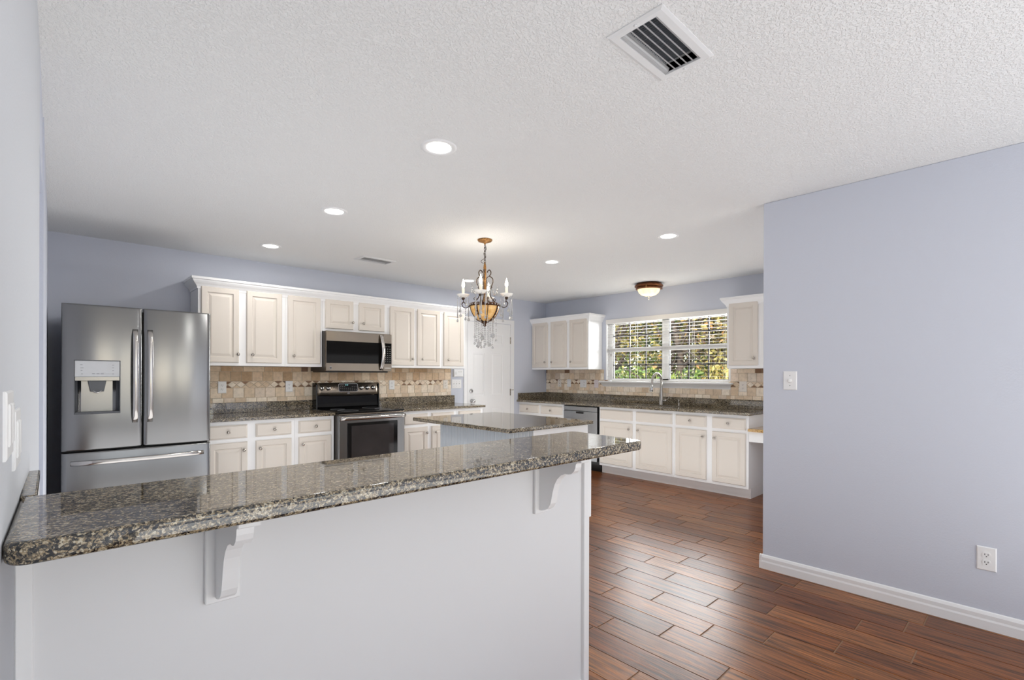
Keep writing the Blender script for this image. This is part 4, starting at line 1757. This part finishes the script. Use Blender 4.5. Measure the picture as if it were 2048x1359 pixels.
def register(loc, label):
    x, y, z = loc
    t = thing('ceiling_vent', loc, label, 'vent', 'ceiling air registers')
    b = NB()
    fr = [(-0.178, -0.105), (0.178, -0.105), (0.178, 0.105), (-0.178, 0.105)]
    inner = [(-0.150, -0.070), (0.150, -0.070), (0.150, 0.070), (-0.150, 0.070)]
    mid = [(-0.168, -0.095), (0.168, -0.095), (0.168, 0.095), (-0.168, 0.095)]
    L = [[b.verts.new((x + a, y + c, z + dz)) for a, c in ring] for ring, dz in ((fr, 0.0), (fr, -0.004), (mid, -0.009), (inner, -0.009), (inner, 0.03), (fr, 0.0))]
    for p, q in zip(L[:5], L[1:5]):
        for k in range(4):
            b.faces.new((p[k], p[(k + 1) % 4], q[(k + 1) % 4], q[k]))
    obj('frame', b, 'vent', t)
    for k in range(6):
        yc = y - 0.062 + k * 0.0232
        b = NB()
        if k < 5:
            prof = [(0.0155, 0.016), (0.0093, 0.008), (0.0030, 0.0), (0.0008, -0.003), (0.0, -0.0055), (-0.0065, -0.0068)]
        else:
            prof = [(-0.002, 0.010), (0.0, 0.006), (0.002, 0.002), (0.005, -0.002), (0.009, -0.005), (0.014, -0.0068)]
        lo = [b.verts.new((x - 0.149, yc + a, z + c)) for a, c in prof]
        hi = [b.verts.new((x + 0.149, yc + a, z + c)) for a, c in prof]
        for i in range(5):
            b.faces.new((lo[i], lo[i + 1], hi[i + 1], hi[i]))
        bmesh.ops.solidify(b, geom=b.faces[:], thickness=0.0012)
        obj('louver', b, 'vent', t)
    b = NB()
    for k in range(30):
        xx = x - 0.145 + k * 0.010
        box(b, xx - 0.0006, xx + 0.0006, y - 0.068, y + 0.068, z + 0.034, z + 0.050)
    obj('damper_fins', b, 'mark_grey', t)
    b = NB()
    L = [[b.verts.new((x + a * 1.001, y + c * 1.001, z + dz)) for a, c in inner] for dz in (0.0305, 0.16)]
    for k in range(4):
        b.faces.new((L[0][k], L[0][(k + 1) % 4], L[1][(k + 1) % 4], L[1][k]))
    b.faces.new(L[1])
    bmesh.ops.solidify(b, geom=b.faces[:], thickness=-0.002)
    obj('duct_boot', b, 'duct', t)
    for xx in (x - 0.164, x + 0.164):
        b = NB()
        lathe(b, [(0, 0), (0.006, 0), (0.004, -0.003), (0, -0.0035)], (xx, y, z - 0.0088), n=10)
        obj('screw', b, 'vent', t)
    return t


v0 = register((VENTS[0][0], VENTS[0][1], ZC), 'large white ceiling register with dark louvers nearest the camera')
copy_tree(v0, (VENTS[1][0], VENTS[1][1], ZC), label='small-looking ceiling register far back near the stove wall cabinets')

# ------------------------------------------------------------------ recessed lights


def downlight(loc, label):
    x, y, z = loc
    t = thing('recessed_light', loc, label, 'ceiling light', 'recessed ceiling lights')
    b = NB()
    lathe(b, [(0.090, 0), (0.088, -0.004), (0.080, -0.006), (0.064, -0.004), (0.062, -0.001), (0.062, 0.0)], loc, n=40)
    obj('trim_ring', b, 'trim', t)
    b = NB()
    lathe(b, [(0, -0.0025), (0.061, -0.0025), (0.062, -0.0005)], loc, n=40)
    obj('diffuser', b, 'led', t)
    return t


DL = [((1.425, 2.07, ZC), 'lit round recessed light, the largest and nearest the camera'),
      ((1.45, 3.395, ZC), 'lit round recessed light, middle one of the left row'),
      ((1.43, 4.715, ZC), 'lit round recessed light, farthest of the left row above the refrigerator side'),
      ((3.72, 2.085, ZC), 'lit round recessed light, nearest of the right row'),
      ((3.72, 3.385, ZC), 'lit round recessed light, middle one of the right row'),
      ((3.73, 4.77, ZC), 'lit round recessed light seen just behind the chandelier')]
d0 = None
for loc, lab in DL:
    if d0 is None:
        d0 = downlight(loc, lab)
    else:
        copy_tree(d0, loc, label=lab)
    a_ = area('recessed_lamp', (loc[0], loc[1], ZC - 0.012), (0, 0, 0), 0.12, 0.12, 4.2, (1.0, 0.98, 0.95), 'DISK')

# ------------------------------------------------------------------ flush mount light near the window
FL = (5.49, 3.345, ZC)
t = thing('flush_ceiling_light', FL, 'bronze-rimmed alabaster bowl ceiling light above the sink', 'ceiling light')
b = NB()
lathe(b, [(0.0, 0), (0.150, 0), (0.150, -0.010), (0.165, -0.018), (0.176, -0.030), (0.174, -0.042), (0.160, -0.050), (0.150, -0.048)], FL, n=40)
obj('canopy_rim', b, 'bronze', t)
b = NB()
lathe(b, [(0.150, -0.046), (0.162, -0.062), (0.160, -0.072), (0.146, -0.078), (0.138, -0.074), (0.140, -0.05)], FL, n=40)
obj('lower_ring', b, 'bronze', t)
b = NB()
lathe(b, [(0.139, -0.070), (0.134, -0.090), (0.120, -0.118), (0.092, -0.143), (0.055, -0.156), (0.018, -0.160), (0, -0.160)], FL, n=40)
obj('glass_bowl', b, M.setdefault('flush_glass', flush_glass()), t)
b = NB()
lathe(b, [(0, -0.158), (0.018, -0.160), (0.014, -0.168), (0.006, -0.172), (0.006, -0.180), (0.012, -0.186), (0.013, -0.194), (0.006, -0.204), (0, -0.207)], FL, n=16)
obj('finial', b, 'chrome', t)
b = NB()
for a in (0.6, 2.7, 4.8):
    cx_, cy_ = FL[0] + 0.166 * math.cos(a + 2.9), FL[1] + 0.166 * math.sin(a + 2.9)
    box(b, cx_ - 0.008, cx_ + 0.008, cy_ - 0.008, cy_ + 0.008, ZC - 0.072, ZC - 0.036, 0.003)
obj('clip', b, 'gold', t)
pl = bpy.data.lights.new('flush_lamp', 'POINT')
pl.energy = 1.3
pl.color = (1.0, 0.88, 0.7)
pl.shadow_soft_size = 0.10
po = bpy.data.objects.new('flush_lamp', pl)
COL.objects.link(po)
po.location = (FL[0], FL[1], ZC - 0.30)

# ------------------------------------------------------------------ chandelier
CX, CY = 2.693, 3.222
t = thing('chandelier', (CX, CY, ZC), 'bronze and crystal chandelier with candle lights hanging over the island', 'chandelier')
C3 = lambda r, a, z: Vector((CX + r * math.cos(a), CY + r * math.sin(a), z))
b = NB()
lathe(b, [(0, 0), (0.062, 0), (0.064, -0.006), (0.056, -0.016), (0.034, -0.024), (0.012, -0.028), (0.006, -0.040), (0, -0.042)], (CX, CY, ZC), n=32)
obj('canopy', b, 'gold', t)
b = NB()
zc = 2.395
k = 0
while zc > 2.235:
    pts = []
    for q in range(12):
        a = 2 * math.pi * q / 12
        u, v = 0.0085 * math.cos(a), 0.017 * math.sin(a)
        pts.append((CX + (u if k % 2 else 0), CY + (0 if k % 2 else u), zc - 0.012 + v))
    tube(b, pts, 0.0022, 6, closed=True)
    zc -= 0.026
    k += 1
tube(b, smooth_path([(CX, CY, 2.40), (CX + 0.008, CY - 0.008, 2.36), (CX - 0.007, CY + 0.007, 2.32), (CX + 0.006, CY - 0.006, 2.29), (CX - 0.020, CY + 0.020, 2.262), (CX - 0.020, CY + 0.018, 2.245), (CX, CY, 2.235)]), 0.002, 6)
obj('chain', b, 'iron', t)
b = NB()
lathe(b, [(0, 2.250), (0.005, 2.246), (0.006, 2.236), (0.010, 2.226), (0.013, 2.20), (0.011, 2.15), (0.014, 2.12), (0.010, 2.09), (0.012, 2.04), (0.009, 1.98), (0.013, 1.93), (0.010, 1.88), (0.014, 1.86), (0.006, 1.75), (0, 1.745)], (CX, CY, 0), n=14)
obj('stem', b, 'gold', t)
RIGHT, FWD = Vector((0.7302, -0.6832, 0)), Vector((0.6832, 0.7302, 0))
base_ang = math.atan2(RIGHT.y, RIGHT.x) - math.radians(7)
ARMS = [base_ang + k * math.pi / 2 for k in range(4)]
for a in ARMS:
    b = NB()
    pr = [(0.022, 2.158), (0.026, 2.172), (0.040, 2.180), (0.052, 2.164), (0.050, 2.142), (0.040, 2.128), (0.052, 2.120), (0.068, 2.104), (0.070, 2.076), (0.060, 2.044), (0.050, 2.008), (0.046, 1.968), (0.062, 1.936), (0.080, 1.916), (0.098, 1.893)]
    tube(b, smooth_path([C3(r, a + math.pi / 4 * 0, z) for r, z in pr], 4), 0.0046, 6)
    tube(b, smooth_path([C3(r, a, z) for r, z in ((0.008, 2.096), (0.022, 2.118), (0.040, 2.128))], 4), 0.003, 6)
    tube(b, smooth_path([C3(r, a + 0.5, z) for r, z in ((0.105, 1.888), (0.085, 1.905), (0.072, 1.925), (0.085, 1.940), (0.098, 1.930), (0.090, 1.920))], 4), 0.003, 6)
    obj('scroll', b, 'iron', t)
b = NB()
lathe(b, [(0.126, 1.872), (0.122, 1.850), (0.112, 1.822), (0.094, 1.790), (0.070, 1.762), (0.040, 1.745), (0.0, 1.740)], (CX, CY, 0), n=36)
obj('bowl', b, M.setdefault('amber', amber_glass()), t)
b = NB()
lathe(b, [(0.124, 1.868), (0.132, 1.866), (0.135, 1.876), (0.132, 1.892), (0.124, 1.894), (0.120, 1.880)], (CX, CY, 0), n=36)
for k in range(8):
    a = base_ang + math.pi / 8 + k * math.pi / 4
    tube(b, smooth_path([C3(r, a, z) for r, z in ((0.128, 1.870), (0.124, 1.848), (0.114, 1.820), (0.096, 1.788), (0.071, 1.759), (0.040, 1.742), (0.014, 1.737))], 3), 0.0075 if k % 2 else 0.003, 6)
rim = obj('rim', b, 'dark_bronze', t)
b = NB()
for k in range(28):
    a = 2 * math.pi * k / 28
    bead(b, C3(0.137, a, 1.880), 0.0075)
for k in range(0, 8, 2):
    a = base_ang + math.pi / 8 + (k + 1) * math.pi / 4
    for r, z in ((0.134, 1.852), (0.127, 1.830), (0.116, 1.808), (0.102, 1.786), (0.084, 1.764)):
        bead(b, C3(r, a, z), 0.0068)
obj('rim_beads', b, 'crystal', rim)
b = NB()
lathe(b, [(0.0, 1.748), (0.030, 1.742), (0.036, 1.734), (0.018, 1.726), (0.012, 1.716), (0.016, 1.708), (0.006, 1.697), (0, 1.692)], (CX, CY, 0), n=16)
obj('bottom_finial', b, 'dark_bronze', t)


def drop(b, c, r, h):
    x, y, z = c
    lathe(b, [(0, 0), (r * 0.45, -h * 0.25), (r, -h * 0.68), (r * 0.7, -h * 0.9), (0, -h)], (x, y, z), n=8, smooth=False)


for i, a in enumerate(ARMS):
    b = NB()
    R0 = 0.188
    tube(b, smooth_path([C3(r, a, z) for r, z in ((0.130, 1.880), (0.146, 1.866), (0.166, 1.858), (0.188, 1.868), (0.198, 1.890), (0.190, 1.908), (0.176, 1.906), (0.172, 1.894))], 4), 0.0036, 6)
    tube(b, smooth_path([C3(r, a, z) for r, z in ((0.196, 1.896), (0.184, 1.918), (R0, 1.945))], 4), 0.0036, 6)
    lathe(b, [(0, 1.925), (0.010, 1.928), (0.016, 1.942), (0.012, 1.950), (0, 1.952)], C3(R0, a, 0), n=12)
    arm = obj('arm', b, 'iron', t)
    b = NB()
    lathe(b, [(0.0, 1.948), (0.020, 1.948), (0.036, 1.955), (0.052, 1.972), (0.054, 1.976), (0.049, 1.974), (0.034, 1.962), (0.012, 1.956), (0, 1.956)], C3(R0, a, 0), n=24, flute=0.035)
    obj('candle_cup', b, 'cup_glass', arm)
    b = NB()
    lathe(b, [(0, 1.955), (0.0125, 1.955), (0.0115, 2.030), (0.008, 2.034), (0, 2.034)], C3(R0, a, 0), n=14)
    obj('candle_sleeve', b, 'candle', arm)
    b = NB()
    lathe(b, [(0, 2.033), (0.007, 2.034), (0.0135, 2.050), (0.0125, 2.066), (0.006, 2.088), (0.0015, 2.104), (0, 2.108)], C3(R0, a, 0), n=14)
    obj('bulb', b, 'bulb', arm)
    for k in range(6):
        ca = a + k * math.pi / 3 + 0.3
        p = C3(R0, a, 1.962) + Vector((0.047 * math.cos(ca), 0.047 * math.sin(ca), 0))
        b = NB()
        L = (0.17, 0.10, 0.19, 0.15, 0.06, 0.18)[(k + i) % 6]
        bead(b, p - Vector((0, 0, 0.010)), 0.0055)
        bead(b, p - Vector((0, 0, 0.022)), 0.0055)
        if k % 3 == 1:
            z_ = 0.034
            while z_ < L:
                bead(b, p - Vector((0, 0, z_)), 0.0062, 0.0075)
                z_ += 0.0155
        else:
            tube(b, [p - Vector((0, 0, 0.028)), p - Vector((0, 0, L))], 0.0028, 5, rad=[0.0030, 0.0056])
        drop(b, p - Vector((0, 0, L)), 0.013 if k % 2 else 0.0095, 0.036)
        obj('crystal_drop', b, 'crystal', arm)
    # bead swag from the upper scroll out to a hanging leaf
    b = NB()
    a2 = a + 0.55
    for k in range(12):
        s = k / 11
        bead(b, C3(0.062 + 0.055 * s, a2, 2.06 - 0.075 * math.sin(math.pi * s) - 0.02 * s), 0.0082)
    bead(b, C3(0.117, a2, 2.02), 0.011, 0.016)
    bead(b, C3(0.117, a2, 1.990), 0.010, 0.022)
    obj('crystal_swag', b, 'crystal', t)
for k in range(20):
    a = base_ang + k * 2 * math.pi / 20 + 0.1
    r = (0.098, 0.070, 0.085, 0.055)[k % 4]
    ztop = {0.098: 1.792, 0.085: 1.776, 0.070: 1.760, 0.055: 1.750}[r]
    zend = (1.585, 1.560, 1.64, 1.545)[k % 4] + RND.uniform(-0.02, 0.02)
    b = NB()
    z = ztop - 0.012
    q = 0
    while z > zend:
        bead(b, C3(r, a, z), 0.0074 if q % 3 else 0.0058, 0.0078)
        z -= 0.0155
        q += 1
    if k in (2, 6, 13):
        lathe(b, [(0, 0), (0.014, -0.007), (0.021, -0.022), (0.014, -0.038), (0, -0.045)], C3(r, a, z + 0.006), n=8, smooth=False)
    else:
        drop(b, C3(r, a, z + 0.006), 0.010, 0.030)
    obj('crystal_strand', b, 'crystal', t)
for a in ARMS:
    p = C3(0.188, a, 2.07)
    pl = bpy.data.lights.new('candle_lamp', 'POINT')
    pl.energy = 0.9
    pl.color = (1.0, 0.93, 0.82)
    pl.shadow_soft_size = 0.02
    po = bpy.data.objects.new('candle_lamp', pl)
    COL.objects.link(po)
    po.location = p + Vector((0, 0, 0.06))

# ------------------------------------------------------------------ garden seen through the window
bm = NB()
box(bm, 6.05, 40, -12, 34, -0.6, -0.3)
o = obj('garden_ground', bm, 'soil')
tag(o, kind='structure')


def tree(name, base, blobs, leaf, mat, n, label, cat, trunk=True, seed=1):
    R = random.Random(seed)
    t = thing(name, base, label, cat, 'trees and shrubs outside the window')
    if trunk:
        b = NB()
        top = blobs[0][0]
        tube(b, smooth_path([base, (base[0] + 0.1, base[1] - 0.1, (base[2] + top[2]) * 0.5), top], 4), 0.1, 8, rad=[0.11 - 0.008 * k for k in range(9)])
        for (c, rx, rz) in blobs[:6]:
            for q in range(4):
                e = Vector(c) + Vector((R.uniform(-rx, rx), R.uniform(-rx, rx), R.uniform(-rz, rz))) * 0.9
                m = Vector(base).lerp(Vector(top), R.uniform(0.35, 0.9))
                tube(b, smooth_path([m, m.lerp(e, 0.5) + Vector((0, 0, 0.15)), e], 3), 0.02, 5, rad=[0.035 - 0.004 * k for k in range(7)])
        obj('trunk', b, 'bark', t)
    b = NB()
    lay = b.loops.layers.float_color.new('tint')
    per = n // len(blobs)
    for (c, rx, rz) in blobs:
        for q in range(per):
            while True:
                d = Vector((R.uniform(-1, 1), R.uniform(-1, 1), R.uniform(-1, 1)))
                if 0.15 < d.length < 1:
                    break
            p = Vector(c) + Vector((d.x * rx, d.y * rx, d.z * rz))
            s = leaf * R.uniform(0.6, 1.3)
            u = Vector((R.gauss(0, 1), R.gauss(0, 1), R.gauss(0, 0.6))).normalized()
            v = u.orthogonal().normalized()
            v = (v * math.cos(R.random() * 6.28) + u.cross(v) * math.sin(R.random() * 6.28))
            w = u.cross(v)
            f = b.faces.new([b.verts.new(p + v * s), b.verts.new(p + w * s * 0.45 + u * s * 0.1), b.verts.new(p - v * s), b.verts.new(p - w * s * 0.45 + u * s * 0.1)])
            k = min(1, max(0, R.gauss(0.5, 0.28)))
            for lp in f.loops:
                lp[lay] = (k, k, k, 1)
    obj('foliage', b, mat, t)


def blobs(c, n, spread, r, seed):
    R = random.Random(seed)
    return [((c[0] + R.uniform(-1, 1) * spread[0], c[1] + R.uniform(-1, 1) * spread[1], c[2] + R.uniform(-1, 1) * spread[2]), r * R.uniform(0.7, 1.2), r * R.uniform(0.6, 1.0)) for _ in range(n)]


G0 = -0.3
tree('tree', (11.5, 8.2, G0), blobs((11.5, 8.2, 2.6), 9, (0.8, 1.5, 1.6), 0.9, 3), 0.07, 'leaf_gold', 5200, 'golden autumn tree behind the left half of the kitchen window', 'tree', seed=3)
tree('tree', (11.0, 6.0, G0), blobs((11.0, 6.0, 2.8), 9, (0.8, 1.2, 1.6), 0.9, 5), 0.07, 'leaf_gold', 5200, 'yellow leaved tree behind the middle of the kitchen window', 'tree', seed=5)
tree('tree', (12.0, 4.6, G0), blobs((12.0, 4.6, 2.4), 8, (0.8, 1.3, 1.5), 0.9, 7), 0.07, 'leaf_rust', 4200, 'russet thin-leaved tree with bare twigs behind the right window pane', 'tree', seed=7)
tree('shrub', (9.6, 4.9, G0), blobs((9.6, 4.9, 0.75), 6, (0.3, 0.5, 0.4), 0.55, 9), 0.06, 'leaf_green', 3200, 'bright green shrub low behind the right window pane', 'shrub', seed=9)
tree('shrub', (9.9, 5.9, G0), blobs((9.9, 5.9, 0.7), 6, (0.3, 0.5, 0.4), 0.5, 11), 0.055, 'leaf_green', 3000, 'yellow-green shrub behind the faucet at the middle of the window', 'shrub', seed=11)
tree('shrub', (10.0, 7.4, G0), blobs((10.0, 7.4, 0.5), 6, (0.4, 0.7, 0.4), 0.5, 13), 0.055, 'leaf_rust', 2600, 'brown brushy shrub low behind the left window pane', 'shrub', seed=13)
tree('tree', (15.5, 9.0, G0), blobs((15.5, 9.0, 3.0), 10, (1.0, 3.2, 2.4), 1.3, 15), 0.11, 'leaf_green', 5000, 'dark green tree mass far back on the left beyond the golden tree', 'tree', seed=15)
tree('tree', (16.0, 4.5, G0), blobs((16.0, 4.5, 3.0), 10, (1.0, 3.2, 2.4), 1.3, 17), 0.11, 'leaf_green', 5000, 'dark green tree mass far back on the right beyond the russet tree', 'tree', seed=17)
tree('tree', (21.0, 7.0, G0), blobs((21.0, 7.0, 3.6), 16, (0.8, 9.0, 3.2), 1.9, 21), 0.2, 'leaf_rust', 9000, 'long brown and green wood edge closing the view behind all the trees', 'tree', seed=21)
tree('shrub', (9.4, 3.7, G0), blobs((9.4, 3.7, 0.9), 6, (0.3, 0.5, 0.5), 0.55, 19), 0.06, 'leaf_gold', 2600, 'golden green shrub at the far right edge of the window', 'shrub', seed=19)

for o in bpy.data.objects:
    if '_o' in o:
        del o['_o']
